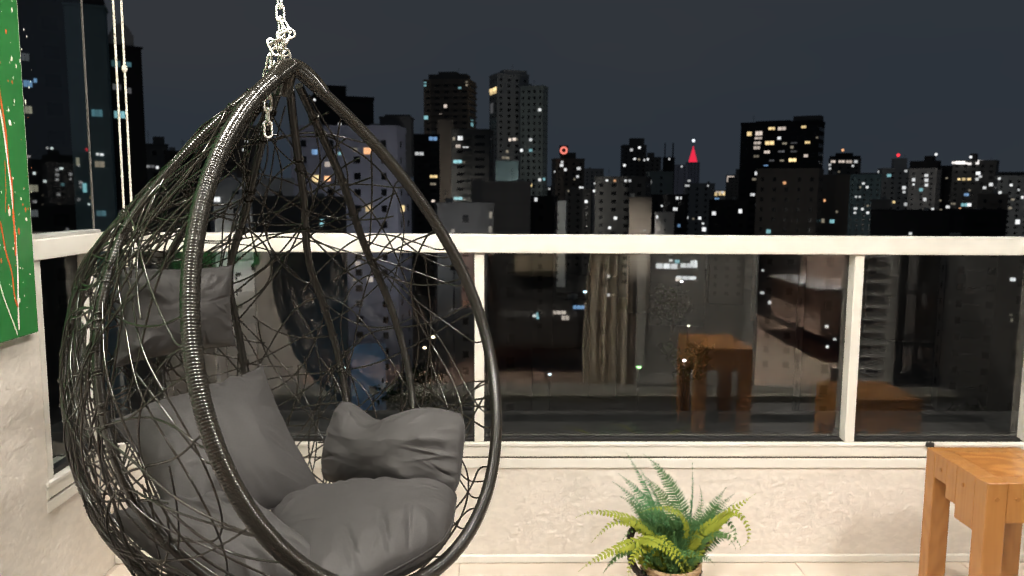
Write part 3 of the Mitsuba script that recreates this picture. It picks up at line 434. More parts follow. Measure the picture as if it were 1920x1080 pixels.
k = BD('apartment_tower', 'wide dark tower with a blazing row of rooftop lamps near the right edge', 1792, 1868, 304, 450, 'wall_dark', -6, 3.2, 4, (1.8, 1.4), [(1807, 336, 7, 6, 'y'), (1798, 336, 5, 4, 'y'), (1817, 336, 7, 5, 'y'), (1834, 325, 8, 7, 'w'), (1838, 331, 6, 5, 'w'), (1832, 336, 6, 6, 'w'), (1858, 346, 7, 7, 'w'), (1846, 352, 6, 6, 'w'), (1812, 365, 9, 6, 'b'), (1808, 384, 12, 7, 'c'), (1817, 384, 8, 7, 'w'), (1792, 397, 10, 8, 'y'), (1787, 382, 9, 4, 'd'), (1852, 384, 6, 6, 'w'), (1860, 382, 9, 8, 'w'), (1818, 357, 4, 4, 'd'), (1800, 391, 4, 4, 'o')], roof=[(.05, .95, .6, 'wall_dark'), (.38, .52, 5, 'wall_black')])[0]
for x, y, s_ in ((1789, 305, 6), (1797, 305, 8), (1805, 305, 8), (1812, 306, 5), (1834, 306, 6), (1839, 303, 8), (1850, 307, 5), (1860, 306, 9), (1818, 307, 6)):
    p = pix(x, y, Y=449); e = s_ * 449 / FPX / 1.6; part(k, 'roof_lamp', box(p[0] - e, p[0] + e, p[1], p[1] + .5, p[2] - e * .55, p[2] + e * .55, .1), 'lit_pane', emit=np.array([1.5, 1.42, 1.35]) * (1.0 if s_ > 6 else .7))
mast(k, 1820, 297, 5, 450, 'w', 5)
BD('apartment_block', 'low grey block with a dark corner at the far right edge of the skyline', 1870, 1930, 332, 420, 'wall_grey', 8, lit=[(1874, 330, 5, 5, 'w'), (1875, 362, 6, 8, 'w'), (1896, 347, 5, 5, 'w'), (1910, 356, 4, 4, 'w'), (1917, 370, 5, 6, 'w'), (1894, 390, 6, 5, 'd'), (1908, 416, 8, 10, 'w'), (1899, 374, 6, 4, 'd')])
BD('low_block', 'long black block just above the rail under the pale banded tower', 1640, 1780, 402, 210, 'wall_black', -5, lit=[(1707, 438, 6, 6, 'w')], dark=False)
BD('low_block', 'black block just above the rail below the blazing rooftop lamps', 1782, 1880, 398, 230, 'wall_black', 5, dark=False)
BD('low_block', 'brownish block between the black low blocks near the right edge', 1838, 1886, 366, 300, 'wall_brown', 0, lit=[(1858, 395, 4, 4, 'o')])
# fillers far behind
for x0, x1, yt, lb in ((1040, 1100, 330, 'faint far block left of centre on the skyline'), (1380, 1400, 318, 'faint far block peeping left of the black office tower'), (1606, 1652, 326, 'far dark block right of the lamp crowned tower'), (1866, 1925, 324, 'far dark block on the skyline at the right edge'), (260, 395, 300, 'far dark block low on the skyline left of the chair')):
    BD('far_block', lb, x0, x1, yt, 900, 'wall_dark', 0, 4, 6, (2.5, 2.0), auto=.03)
# --- seen through the glass below the rail
BD('low_block', 'white building floodlit blue among trees, low behind the glass under the lilac block', 652, 722, 648, 118, 'wall_lilac', 8, lit=[], dark=False, base=GZ)
BD('apartment_block', 'dark block with one dim window, behind the first wide glass pane at its left end', 912, 1000, 470, 100, 'wall_black', 4, 3, 3.4, (1.2, 1.3), lit=[(924, 470, 6, 8, 'd')])
BD('apartment_block', 'dim block behind the wide glass pane with two pale lamps', 1108, 1160, 480, 150, 'wall_black', 0, lit=[(1141, 518, 6, 6, 'w'), (1141, 553, 6, 6, 'w'), (1152, 518, 4, 4, 'd'), (1150, 553, 5, 4, 'd')])
BD('apartment_block', 'black block of small windows behind the glass left of the second post', 1420, 1500, 470, 160, 'wall_black', 8, 3, 3.2, (1.2, 1.3), lit=[(1429, 549, 8, 6, 'w'), (1443, 567, 6, 8, 'w'), (1430, 507, 5, 5, 'w')])
BD('apartment_block', 'dark apartment block behind the glass hard against the second post', 1502, 1600, 462, 110, 'wall_black', 14, 3, 3.2, (1.2, 1.3), lit=[(1550, 612, 7, 6, 'w'), (1565, 636, 6, 5, 'w'), (1551, 650, 5, 6, 'w')])
BD('apartment_block', 'dim slate block with many small windows behind the last glass pane', 1772, 1884, 452, 140, 'wall_dark', 10, 3, 3.2, (1.2, 1.2), lit=[(1742, 510, 8, 6, 'k')])
BD('apartment_block', 'black block at the right end behind the last glass pane with stacked lamps', 1880, 1960, 470, 130, 'wall_black', 0, 3, 3.2, (1.2, 1.3), lit=[(1899, 524, 10, 8, 'w'), (1895, 590, 6, 5, 'd'), (1897, 600, 4, 8, 'd')])
BD('hall', 'low hall with a brightly lit white eave behind the glass, right of the curtain reflection', 1222, 1322, 486, 235, 'wall_dark', 0, dark=False, lit=[(1250, 499, 46, 12, 'w'), (1292, 498, 36, 10, 'w'), (1270, 490, 10, 8, 'c'), (1258, 486, 8, 5, 'w'), (1301, 494, 14, 14, 'w'), (1285, 521, 40, 8, 'w'), (1272, 524, 12, 8, 'p'), (1300, 521, 12, 6, 'w')])  # the lit eave is drawn as glowing panes
BD('low_block', 'low shop row with coloured lit fronts, low behind the middle glass pane', 960, 1100, 568, 200, 'wall_black', 0, dark=False, lit=[(983, 578, 8, 18, 'r'), (1012, 592, 14, 16, 'c'), (1000, 592, 12, 6, 'w'), (1048, 586, 30, 8, 'p'), (1060, 596, 16, 10, 'p'), (1085, 576, 24, 8, 'b'), (1025, 606, 6, 5, 'w')])
# trees
mat('leaf_night', {'type': 'diffuse', 'reflectance': P_(lambda p, n, uv: MX((.014, .022, .010), (.03, .044, .018), N_(p.x * .8, p.y * .8, p.z * .8)))}); mat('bark', prin((.06, .05, .04), .9))
def tree(label, px, py, dist, h, lab_group=None):
    p = pix(px, py, Y=dist); p = np.array([p[0], p[1], GZ]); top = pix(px, py, Y=dist)[2]; k = thing('tree', label, 'tree')
    tk = [sweep([[p[0], p[1], GZ], [p[0] + .3, p[1], (GZ + top) / 2 - h * .3], [p[0], p[1] + .2, top - h * .35]], [.55, .4, .2], 8)]
    V, F, cl = [], [], []
    for i in range(9):
        a, rr, z = R.uniform(0, 2 * PI), R.uniform(.1, .42) * h, top - R.uniform(.1, .75) * h; cl.append([p[0] + rr * math.cos(a), p[1] + rr * math.sin(a), z]); tk.append(sweep([[p[0], p[1] + .2, top - h * .6], [(p[0] + cl[-1][0]) / 2, (p[1] + cl[-1][1]) / 2, z - h * .08], cl[-1]], [.2, .12, .05], 6))
    part(k, 'trunk', cat(tk), 'bark', smooth=True)
    n = 1100; c = np.array(cl)[R.integers(0, 9, n)] + R.normal(0, 1, (n, 3)) * [h * .13, h * .13, h * .09]; d1 = R.normal(0, 1, (n, 3)); d1 /= np.linalg.norm(d1, axis=1, keepdims=True); d2 = np.cross(d1, R.normal(0, 1, (n, 3))); d2 /= np.linalg.norm(d2, axis=1, keepdims=True); s = R.uniform(.25, .6, (n, 1))
    V = np.stack([c - d1 * s, c - d2 * s * .5, c + d1 * s, c + d2 * s * .5], 1).reshape(-1, 3); i = np.arange(n)[:, None] * 4; part(k, 'crown', (V, np.hstack([i, i + 1, i + 2, i + 3])), 'leaf_night')
for lb, x, y, d, h in (('dark tree beside the blue lit building low behind the glass', 775, 672, 112, 9), ('tree before the low hall with the bright eave', 1262, 540, 222, 12), ('lamp lit pale tree above the reflected wooden stool', 1290, 648, 135, 7), ('bare looking dark tree behind the last glass pane', 1835, 745, 95, 6)):
    tree(lb, x, y, d, h)
# street lamps; a few stand in for unseen light on the blue building and trees
def lamp(label, px, py, dist, col, e, size=.28, sw=.06):
    p = pix(px, py, Y=dist); k = thing('street_lamp', label, 'street lamp', 'street lamps among the city blocks')
    part(k, 'pole', sweep([[p[0] + .05, p[1] + .6, GZ], [p[0] + .05, p[1] + .6, p[2] + .1], [p[0], p[1], p[2] + .28]], [.12, .08, .05], 8), 'roof_dark', smooth=True); part(k, 'hood', box(p[0] - size, p[0] + size, p[1] - size, p[1] + size, p[2] + .2, p[2] + .3, .02), 'roof_dark')
    m_ = trimesh.creation.icosphere(1, size * .8); m_.apply_scale([1, 1, .6]); m_.apply_translation(p); part(k, 'globe', m_, 'lit_pane', emit=np.array(col) * e, sw=sw)
def unseen_spot_lamp(label, px, py, dist, tx, ty, td, I, cut=38, col=(1, .95, .86)):  # spot lamps standing in for unseen city light on the facades
    """an unseen spot lamp in a small housing, placed to light a facade"""
    p, t = pix(px, py, Y=dist), pix(tx, ty, Y=td); d = (t - p) / np.linalg.norm(t - p); k = thing('unseen_spot_lamp', label, 'unseen_spot_lamp', 'unseen spots placed to light facades')
    Mx = np.array(T().look_at(origin=p.tolist(), target=t.tolist(), up=[0, 0, 1]).matrix, float).reshape(4, 4)
    part(k, 'housing', xform(cat([box(-.5, .5, -.4, .4, -.5, -.06, .03), box(-.5, .5, .36, .4, -.05, .2), box(-.5, .5, -.4, -.36, -.05, .2)]), Mx), 'roof_dark'); part(k, 'post', sweep([[p[0], p[1], GZ], p - d * .3 - [0, 0, .4]], .12, 6), 'roof_dark')
    scene[f'lamp_of_{k}'] = {'type': 'spot', 'to_world': T().look_at(origin=p.tolist(), target=t.tolist(), up=[0, 0, 1]), 'intensity': {'type': 'rgb', 'value': [I * c for c in col]}, 'cutoff_angle': float(cut), 'beam_width': cut * .6, 'sampling_weight': .35}
unseen_spot_lamp('unseen spot at the right, placed to light the lilac block', 850, 500, 122, 690, 330, 152, 330, 60, (.95, .95, 1)); unseen_spot_lamp('unseen spot at the left, placed to light the lilac block', 480, 500, 122, 620, 380, 152, 270, 60, (.95, .95, 1))
lamp('stand in lamp for the unseen blue light beside the blue lit building', 642, 690, 104, (.25, .75, 1), 60, .4)  # placed to light the blue building, whose own source is unseen
unseen_spot_lamp('unseen blue spot placed to light the white building', 700, 730, 100, 690, 668, 118, 60, 40, (.2, .65, 1.0))
lamp('warm street lamp right of the blue lit building', 812, 632, 108, (1, .8, .5), 12); lamp('second warm street lamp beside the right bar of the hoop', 796, 652, 108, (1, .8, .5), 9)
lamp('stand in lamp for the unseen light on the tree before the low hall', 1278, 528, 216, (1, .98, .92), 1500, .4)  # placed to brighten the tree leaves; the real source is unseen
lamp('stand in lamp for the unseen light on the pale tree', 1283, 676, 131, (1, .97, .9), 260, .3); lamp('green street lamp low behind the middle pane', 1198, 688, 130, (.35, 1, .3), 5, .5)  # the first stands in for the unseen light on the pale tree
lamp('small street lamp left of the pale tree', 1291, 611, 160, (1, 1, .7), 6); lamp('cold street lamp low behind the dark armchair reflection', 991, 673, 120, (.6, .9, 1), 5); lamp('second cold street lamp low behind the dark armchair reflection', 1031, 702, 118, (.6, .9, 1), 5)
lamp('street lamp at the top of the middle glass pane', 1097, 547, 160, (.5, .8, 1), 5, .45)
for a in (('unseen spot for the city glow on the banded tower', 830, 470, 300, 850, 300, 430, 1500, 45), ('unseen spot for the city glow on the twin tall towers', 1010, 470, 270, 980, 290, 415, 2600, 45), ('unseen spot for the city glow on the ring sign block', 1110, 470, 230, 1080, 350, 480, 260, 50),
          ('unseen spot for the city glow on the stepped tower', 1180, 470, 240, 1190, 330, 600, 1300, 35), ('unseen spot for the city glow on the windowed grid block', 1440, 470, 190, 1480, 370, 240, 110, 55), ('unseen spot for the city glow on the grey tower with the red lamp', 1690, 470, 330, 1690, 360, 520, 2300, 40),
          ('unseen spot for the city glow on the tower with rooftop lamps', 1850, 470, 320, 1830, 350, 450, 1000, 45), ('unseen spot for the city glow on the near left towers', 150, 600, 50, 160, 250, 86, 110, 60), ('unseen spot for the city glow on the brown tower behind the chair', 420, 520, 140, 440, 320, 210, 260, 50), ('unseen spot for the city glow on the beige windowless block', 940, 480, 120, 940, 390, 190, 110, 60)): unseen_spot_lamp(*a)  # unseen spots standing in for the glow of the city

# ================================================================== HANGING EGG CHAIR
RING_L = np.array([[-0.4421, 1.7721, 1.5625], [-0.4613, 1.7292, 1.5372], [-0.4784, 1.6871, 1.5081], [-0.4933, 1.6459, 1.4757], [-0.5059, 1.606, 1.4401], [-0.5164, 1.5675, 1.4017], [-0.5246, 1.5308, 1.3607], [-0.5304, 1.496, 1.3175], [-0.5338, 1.4633, 1.2722], [-0.5349, 1.433, 1.2252], [-0.5334, 1.4054, 1.1768], [-0.5295, 1.3807, 1.1272], [-0.523, 1.3591, 1.0768], [-0.5139, 1.3408, 1.0258], [-0.5022, 1.3261, 0.9746], [-0.488, 1.3153, 0.9237], [-0.4711, 1.3087, 0.8735], [-0.4516, 1.3064, 0.8244], [-0.4295, 1.3088, 0.7768], [-0.4048, 1.3162, 0.7312], [-0.3774, 1.3287, 0.6879], [-0.3475, 1.3467, 0.6476], [-0.315, 1.3704, 0.6105], [-0.2798, 1.4002, 0.5771], [-0.2421, 1.4362, 0.5478]])
RING_R = np.array([[-0.4422, 1.7721, 1.5625], [-0.4013, 1.8081, 1.5261], [-0.36, 1.8425, 1.4859], [-0.3185, 1.8748, 1.4421], [-0.2776, 1.9045, 1.395], [-0.2376, 1.9309, 1.345], [-0.1991, 1.9536, 1.2922], [-0.1626, 1.9719, 1.2369], [-0.1286, 1.9853, 1.1794], [-0.0975, 1.9932, 1.12], [-0.07, 1.9951, 1.0589], [-0.0465, 1.9904, 0.9964], [-0.0274, 1.9785, 0.9327], [-0.0134, 1.9591, 0.8684], [-0.0048, 1.9325, 0.8049], [-0.0018, 1.8994, 0.7439], [-0.0049, 1.8604, 0.6874], [-0.0143, 1.8162, 0.6371], [-0.0303, 1.7674, 0.5948], [-0.0527, 1.7151, 0.5615], [-0.0809, 1.6601, 0.5377], [-0.1146, 1.6037, 0.524], [-0.153, 1.5468, 0.5207], [-0.1956, 1.4906, 0.5285], [-0.2421, 1.4362, 0.5478]])
BACK = np.array([-.82, .573, 0.0]); BACK /= np.linalg.norm(BACK)
_dp = PchipInterpolator(np.linspace(0, 1, 7), [.02, .39, .692, .746, .728, .645, .46]); _dr = PchipInterpolator([0, .4, .7, .85, 1], [0, .222, .245, .235, .31])
_q = np.linspace(0, 1, len(RING_L)); _cl, _cr = CubicSpline(_q, RING_L), CubicSpline(_q, RING_R)
def shell(s, th):
    """a point of the basket: s from the apex down, th from the right side of the hoop round the back to the left side"""
    s, th = np.broadcast_arrays(np.asarray(s, float), np.asarray(th, float)); c, sn = np.cos(th), np.sin(np.clip(th, 0, PI))
    c, sn = np.sign(c) * np.abs(c) ** .647, np.abs(sn) ** .647; L, Rr = _cl(s), _cr(s)
    return (L + Rr) / 2 + (Rr - L) / 2 * c[..., None] + (_dp(s) * sn)[..., None] * BACK - (_dr(s) * sn)[..., None] * np.array([0, 0, 1.])
chair = thing('hanging_chair', 'dark brown wicker egg chair hanging from a knotted chain, its open side to the right', 'hanging chair')
def mikit_step(x): x = np.clip((x - .35) / .3, 0, 1); return x * x * (3 - 2 * x)
def wrapped(C, r, pitch=.0058, sides=14, r1=None):
    """a tube wound with flat cane: fine ridges along its length"""
    C = along(C, pitch / 4); k = np.arange(len(C)); r = r + ((r1 or r) - r) * mikit_step(k / len(C)); return sweep(C, r * (1 + .055 * np.array([0, 1, 1, .25])[k % 4] - .035) * (1 + .02 * meshkit.noise(np.stack([k / 4 // 1, 0 * k, 0 * k], 1))), sides)
hoopL = np.vstack([RING_L[1:], RING_R[::-1][1:-1]])
part(chair, 'hoop', wrapped(np.vstack([RING_L[0] + [.0, 0, .004], RING_L[1:], RING_R[::-1][1:], ]), .0168, r1=.0138), 'rattan', smooth=35)
ap = RING_L[0]
def joint(P, r): return sweep(along(P, .004), r, 14)
part(chair, 'crown_joint', cat([joint([_cl(.055), ap + [0, 0, .001], _cr(.055)], .0172), joint([ap + BACK * .004, ap + BACK * .02 - [0, 0, .03], ap + BACK * .03 - [0, 0, .06]], .017)]), 'rattan', smooth=40)
for thd, s0 in ((164.4, .03), (136.6, .03), (90, .03), (65.2, .03), (29.7, .03), (11.5, .03)):
    s = np.linspace(s0, .995, 60); th = math.radians(thd) + 0 * s
    part(chair, 'rib', wrapped(shell(s, th), .0098, .0065, 10), 'rattan', smooth=35)
part(chair, 'base_rod', wrapped(np.array([shell(1, a) for a in np.linspace(0.0, PI / 2, 12)]), .013, .008, 10), 'rattan', smooth=35)
part(chair, 'cross_bar', wrapped(np.stack([np.linspace(_cl(.94)[k], _cr(.94)[k], 12) for k in range(3)], 1) + np.outer(np.sin(np.linspace(0, PI, 12)), BACK * .03 - np.array([0, 0, .03])), .011, .008, 10), 'rattan', smooth=35)

RIBS = np.radians([11.5, 29.7, 65.2, 90, 136.6, 164.4])
def coil(cen, tang, sdir, r, turns=1.2):
    a = np.linspace(0, turns * 2 * PI, 15); tang = tang / np.linalg.norm(tang); u1 = -sdir + (sdir @ tang) * tang; u1 /= np.linalg.norm(u1) + 1e-9
    return cen + r * (np.cos(a)[:, None] * u1 + np.sin(a)[:, None] * np.cross(tang, u1)) + np.outer(a * .0010, tang)
def wander(s, th, head, n, step=.011, amp=1.0, stop=9):
    """a cane strand that wanders over the shell until it meets the hoop or, after n steps, a rib, round which it is bound"""
    out, ph, f1, f2, bend = [], R.uniform(0, 9), R.uniform(1.2, 3.0), R.uniform(4, 9), R.normal(0, 1.8); e = 1e-3; lift = R.uniform(-.005, .008)
    for i in range(n + 60):
        p = shell(s, th); ds = (shell(s + e, th) - p) / e; dt = (shell(s, th + e) - p) / e
        nrm = np.cross(ds, dt); nrm /= np.linalg.norm(nrm) + 1e-9
        out.append(p + nrm * (lift + .005 * math.sin(i * .21 + ph)) * min(1, th / .15, (PI - th) / .15))
        ea = dt / (np.linalg.norm(dt) + 1e-9); eb = np.cross(nrm, ea); x = i * step
        head += step * amp * (bend + 5.0 * math.sin(f1 * x * 2.4 + ph) + 4.4 * math.sin(f2 * x * 1.7 + 2 * ph))
        d = ea * math.cos(head) + eb * math.sin(head); g = np.linalg.lstsq(np.stack([ds, dt], 1), d * step, rcond=None)[0]
        s, t1 = s + g[0], th + np.clip(g[1], -.2, .2)
        if t1 < .014 or t1 > PI - .014: out.append(shell(np.clip(s, .01, 1), 0.0 if t1 < 1 else PI)); break
        if s < .045 or s > .985: break
        if (i > n or t1 > stop) and ((th - RIBS) * (t1 - RIBS) <= 0).any():
            tr = RIBS[np.argmin(np.abs(RIBS - t1))]; q = shell(s, tr); out.append(q); out.extend(coil(q, ds, d, .0118)); break
        th = t1
    return np.array(out)
def add_strand(C):
    if len(C) > 12: part(chair, 'strand', sweep(along(C, .008), R.uniform(.0018, .0024), 6), 'strand_mat', smooth=True)
edges = np.r_[.06, RIBS]
def spread():      # an angle spread evenly over the width of the shell
    if R.random() < .5: c = R.uniform(-.93, .99); return math.acos(math.copysign(abs(c) ** (1 / .647), c))
    a = math.asin(R.uniform(.07, 1.0) ** (1 / .647)); return a if R.random() < .8 else PI - a
for k in range(122):
    add_strand(wander(R.uniform(.10, .95), spread(), R.uniform(0, 2 * PI), int(R.uniform(45, 110)), amp=R.uniform(.3, .75), stop=2.95 if k % 5 else 9))
for k in range(84):    # short pieces that close the net
    add_strand(wander(R.uniform(.14, .95), spread(), R.uniform(0, 2 * PI), int(R.uniform(8, 24)), amp=R.uniform(.4, 1.1), stop=2.95))
for k in range(48):    # the left flank is woven tighter
    add_strand(wander(R.uniform(.12, .92), R.uniform(2.0, 2.8), R.uniform(0, 2 * PI), int(R.uniform(25, 60)), amp=1.0, stop=2.87))
for k in range(16):    # a few loose strands across the open flank beside the hoop
    add_strand(wander(R.uniform(.25, .85), R.uniform(2.85, 3.06), R.uniform(0, 2 * PI), int(R.uniform(25, 50)), amp=.7))
for s0 in np.r_[.085, .13, .165, .2, .235, .27, .3, .34]:   # nearly level strands high up, hoop to hoop
    add_strand(wander(s0, .06, 0.0 + R.normal(0, .1), 150, amp=.30))

# ------------------------------------------------------------------ chain with its knot
ch = thing('chain', 'bright galvanised chain knotted round the top of the egg chair', 'chain')
def link_mesh(c, t, roll, ln=.036, wd=.0165, r=.0029):
    a = np.linspace(0, 2 * PI, 22, endpoint=False); x, y = np.cos(a), np.sin(a)
    L = np.stack([np.where(x >= 0, 1, -1) * (ln - wd) / 2 + x * wd / 2, y * wd / 2, 0 * a], 1)
    m = sweep(L, r, 8, closed=True); t = t / np.linalg.norm(t); up = np.array([.3, -.9, .3]); s = np.cross(t, up); s /= np.linalg.norm(s); n = np.cross(s, t)
    s, n = s * math.cos(roll) + n * math.sin(roll), n * math.cos(roll) - s * math.sin(roll)
    M = np.eye(4); M[:3, 0], M[:3, 1], M[:3, 2], M[:3, 3] = t, s, n, c; return xform(m, M)
def chain(P, r0=0.0):
    C = along(P, .0275)
    for i in range(len(C) - 1): part(ch, 'link', link_mesh((C[i] + C[i + 1]) / 2, C[i + 1] - C[i], r0 + .35 + (i % 2) * PI / 2 + R.normal(0, .12)), 'galvanised', smooth=True)
cd = ap[1]
top = pix(524, 0, Y=cd)
chain([[top[0], cd, 2.455], top, pix(526, 30, Y=cd), pix(527, 75, Y=cd - .005), pix(531, 112, Y=cd)])
chain([pix(527, 34, Y=cd - .014), pix(536, 52, Y=cd - .016), pix(545, 66, Y=cd - .02), pix(530, 80, Y=cd - .026), pix(511, 88, Y=cd - .02)], .5)
chain([pix(548, 62, Y=cd - .03), pix(528, 71, Y=cd - .032), pix(508, 82, Y=cd - .02), pix(509, 97, Y=cd - .016), pix(526, 92, Y=cd - .022), pix(540, 104, Y=cd - .01), pix(540, 120, Y=cd)], .2)
chain([pix(517, 96, Y=cd - .015), pix(514, 118, Y=cd - .01), pix(508, 142, Y=cd + .015), pix(504, 175, Y=cd + .03), pix(502, 210, Y=cd + .035), pix(503, 254, Y=cd + .036)], 0)
chain([pix(507, 100, Y=cd - .012), pix(503, 125, Y=cd + .004), pix(500, 158, Y=cd + .02)], .8)
hk = thing('ceiling_hook', 'steel hook in the ceiling that carries the chain', 'hook')
part(hk, 'plate', xform(trimesh.creation.cylinder(.04, .008), rotz(0, (top[0], cd, 2.4955))), 'galvanised', smooth=30)
a = np.linspace(-.3 * PI, 1.35 * PI, 24); part(hk, 'hook', sweep(np.vstack([[[top[0], cd, 2.491]], np.stack([top[0] + .014 * np.cos(a[::-1]), cd + 0 * a, 2.458 + .014 * np.sin(a[::-1])], 1)]), .004, 8), 'galvanised', smooth=True)

# ------------------------------------------------------------------ cushions
def pillow(cs, thick, back=.6, pinch=.07, ex=2.4, pw=.62, seed=0, wr=.006, n=110, folds=(), round_=0.0, dip=None):
    """a stuffed pillow on four corners (top left, top right, bottom right, bottom left) whose front bulges towards the viewer"""
    cs = np.array(cs, float); nrm = np.cross(cs[1] - cs[0], cs[3] - cs[0]); nrm /= np.linalg.norm(nrm)
    if nrm @ (CAM - cs.mean(0)) < 0: nrm = -nrm
    u, v = np.meshgrid(np.linspace(-1, 1, n), np.linspace(-1, 1, n), indexing='ij')
    pu, pv = u * (1 - pinch * (1 - v * v) * 1.0), v * (1 - pinch * (1 - u * u))
    if round_: pu, pv = pu * (1 - round_ * v ** 4 * .5), pv * (1 - round_ * u ** 4 * .5)
    a, b = ((pu + 1) / 2)[..., None], ((pv + 1) / 2)[..., None]
    P = cs[0] * (1 - a) * (1 - b) + cs[1] * a * (1 - b) + cs[2] * a * b + cs[3] * (1 - a) * b
    if dip: P = P + (cs[3] - cs[0])[None, None] * (dip[2] * np.exp(-((u - dip[0]) / dip[1]) ** 2) * ((1 - v) / 2) ** 1.5)[..., None]
    h = (np.clip((1 - np.abs(u) ** ex) * (1 - np.abs(v) ** ex), 0, 1)) ** pw
    q = np.stack([u * 1.6, v * 1.6, 0 * u + seed], -1); w = (meshkit.fbm(q * 1.3, 3, seed) - .5)
    # folds that run in from the corners and edges
    fo, rs = 0, np.random.default_rng(40 + seed); auto_ = []
    for q_ in range(15):
        t_ = rs.uniform(0, 2 * PI); m_ = max(abs(math.cos(t_)), abs(math.sin(t_))); ea, eb = math.cos(t_) / m_, math.sin(t_) / m_; g_ = t_ + PI + rs.normal(0, .45); auto_.append((ea, eb, math.cos(g_), math.sin(g_), rs.uniform(.02, .05), rs.choice([-1, 1]) * rs.uniform(.0022, .0050)))
    for (cu_, cv_, dx, dy, wd, am) in list(folds) + auto_:
        t = (u - cu_) * dx + (v - cv_) * dy; o = -(u - cu_) * dy + (v - cv_) * dx
        fo = fo + am * np.exp(-(o / wd) ** 2) * np.clip(1 - np.abs(t - .25) / .4, 0, 1)
    ang = np.arctan2(v, u); rr_ = np.hypot(u, v)
    edge = np.clip(rr_ - .55, 0, 1)
    ripple = wr * np.sin(ang * 13 + 5 * meshkit.noise(q * 2 + 7)) * edge * np.minimum(h * 3, 1)
    d = thick * h * (1 + .28 * w) + ripple + fo * np.minimum(h * 2, 1)
    F, Bk = P + nrm * d[..., None], P - nrm * (back * thick * h * (1 + .2 * w))[..., None]
    i, j = np.meshgrid(np.arange(n - 1), np.arange(n - 1), indexing='ij'); k = i * n + j
    q4 = np.stack([k, k + n, k + n + 1, k + 1], -1).reshape(-1, 4); f = np.vstack([q4[:, [0, 1, 2]], q4[:, [0, 2, 3]]])
    m = trimesh.Trimesh(np.vstack([F.reshape(-1, 3), Bk.reshape(-1, 3)]), np.vstack([f, f[:, ::-1] + n * n]), process=False); m.merge_vertices(); m.fix_normals()
    rim = np.vstack([P[:, 0], P[-1, 1:], P[::-1, -1][1:], P[0, ::-1][1:-1]])
    return m, rim
def cushion(name, label, cs, *a, **k):
    m, rim = pillow(cs, *a, **k); t = thing(name, label, 'cushion')
    part(t, 'cover', m, 'fabric', smooth=True); part(t, 'seam', sweep(rim, .0016, 6, closed=True), 'fabric', smooth=True); return t
c3 = lambda *q: [pix(x, y, Y=Y) for x, y, Y in q]
cushion('cushion', 'small grey head cushion at the top of the egg chair, behind the wicker', c3((222, 500, 1.95), (436, 498, 2.10), (442, 648, 2.13), (212, 690, 1.92)), .07, back=.4, pinch=.08, seed=1, folds=((-.9, .8, .7, -.7, .1, .02), (-.7, -.7, .7, .6, .12, .02), (.0, -.3, 1, .1, .15, -.008)))
cushion('cushion', 'large square grey cushion tilted against the chair back', c3((208, 788, 1.86), (492, 686, 2.10), (618, 940, 1.90), (330, 1010, 1.62)), .105, back=.5, pinch=.085, seed=2, wr=.010, folds=((.95, .6, -.8, -.6, .07, -.016), (-.9, -.9, .8, .5, .16, .016), (.9, -.9, -.5, .8, .14, .014), (-.6, .8, .8, -.5, .12, .012)))
cushion('cushion', 'grey cushion slumped against the right inner side of the egg chair', c3((630, 742, 2.06), (880, 770, 1.86), (862, 940, 1.76), (592, 905, 1.99)), .085, back=.5, pinch=.03, seed=3, wr=.006, round_=.22, dip=(-.28, .42, .20), folds=((-.35, -.9, .1, 1, .22, -.028), (.9, -.35, -.8, .35, .13, .014), (.55, .9, -.4, -.8, .14, .010)))
cushion('cushion', 'thick round grey seat cushion at the bottom of the egg chair', c3((488, 940, 1.93), (862, 905, 1.86), (842, 1015, 1.60), (580, 1150, 1.38)), .070, back=.9, pinch=.0, ex=3.2, pw=.5, seed=4, wr=.007, round_=.25, folds=((.15, .9, 0, -1, .05, -.010), (.45, .95, .1, -1, .04, -.010), (-.3, .95, 0, -1, .05, -.007)))
cushion('cushion', 'grey side cushion behind the left bar of the hoop, low in the egg chair', c3((188, 962, 1.71), (450, 918, 1.77), (622, 1052, 1.51), (425, 1165, 1.47)), .065, back=.8, pinch=.02, ex=2.8, pw=.55, seed=5, wr=.009, round_=.15, folds=((.3, -.6, .5, .8, .08, -.014), (0, -.6, .4, .9, .07, .012)))

# ================================================================== FERN IN A WOVEN BASKET
PC = pix(1258, 1062, Y=2.40); PC[2] = 0.0
bk = thing('basket', 'round brown and black striped woven basket standing before the parapet', 'basket')
BH, NB = .128, 14
for k in range(NB):
    z = .008 + k * BH / NB; r = .070 + .020 * math.sin(PI * (.15 + .55 * z / BH)); a = np.linspace(0, 2 * PI, 120, endpoint=False); ph = (k % 2) * PI
    rr = r + .0026 * np.sin(a * 22 + ph); Pp = np.stack([PC[0] + rr * np.cos(a), PC[1] + rr * np.sin(a), z + 0 * a], 1)
    part(bk, 'woven_row', sweep(Pp, .0058, 8, closed=True), 'basket_black' if k in (3, 4, 8, 12) else 'basket_tan', smooth=True)
a = np.linspace(0, 2 * PI, 120, endpoint=False); part(bk, 'rim', sweep(np.stack([PC[0] + .088 * np.cos(a), PC[1] + .088 * np.sin(a), BH + .012 + 0 * a], 1), .007 * (1 + .15 * np.sin(a * 40)), 8, closed=True), 'basket_tan', smooth=True)
m = trimesh.creation.cylinder(.080, .01, sections=40); m.apply_translation([PC[0], PC[1], .10]); part(bk, 'soil', m, 'soil')
m = trimesh.creation.cylinder(.078, .006, sections=40); m.apply_translation([PC[0], PC[1], .0045]); part(bk, 'bottom', m, 'basket_tan')
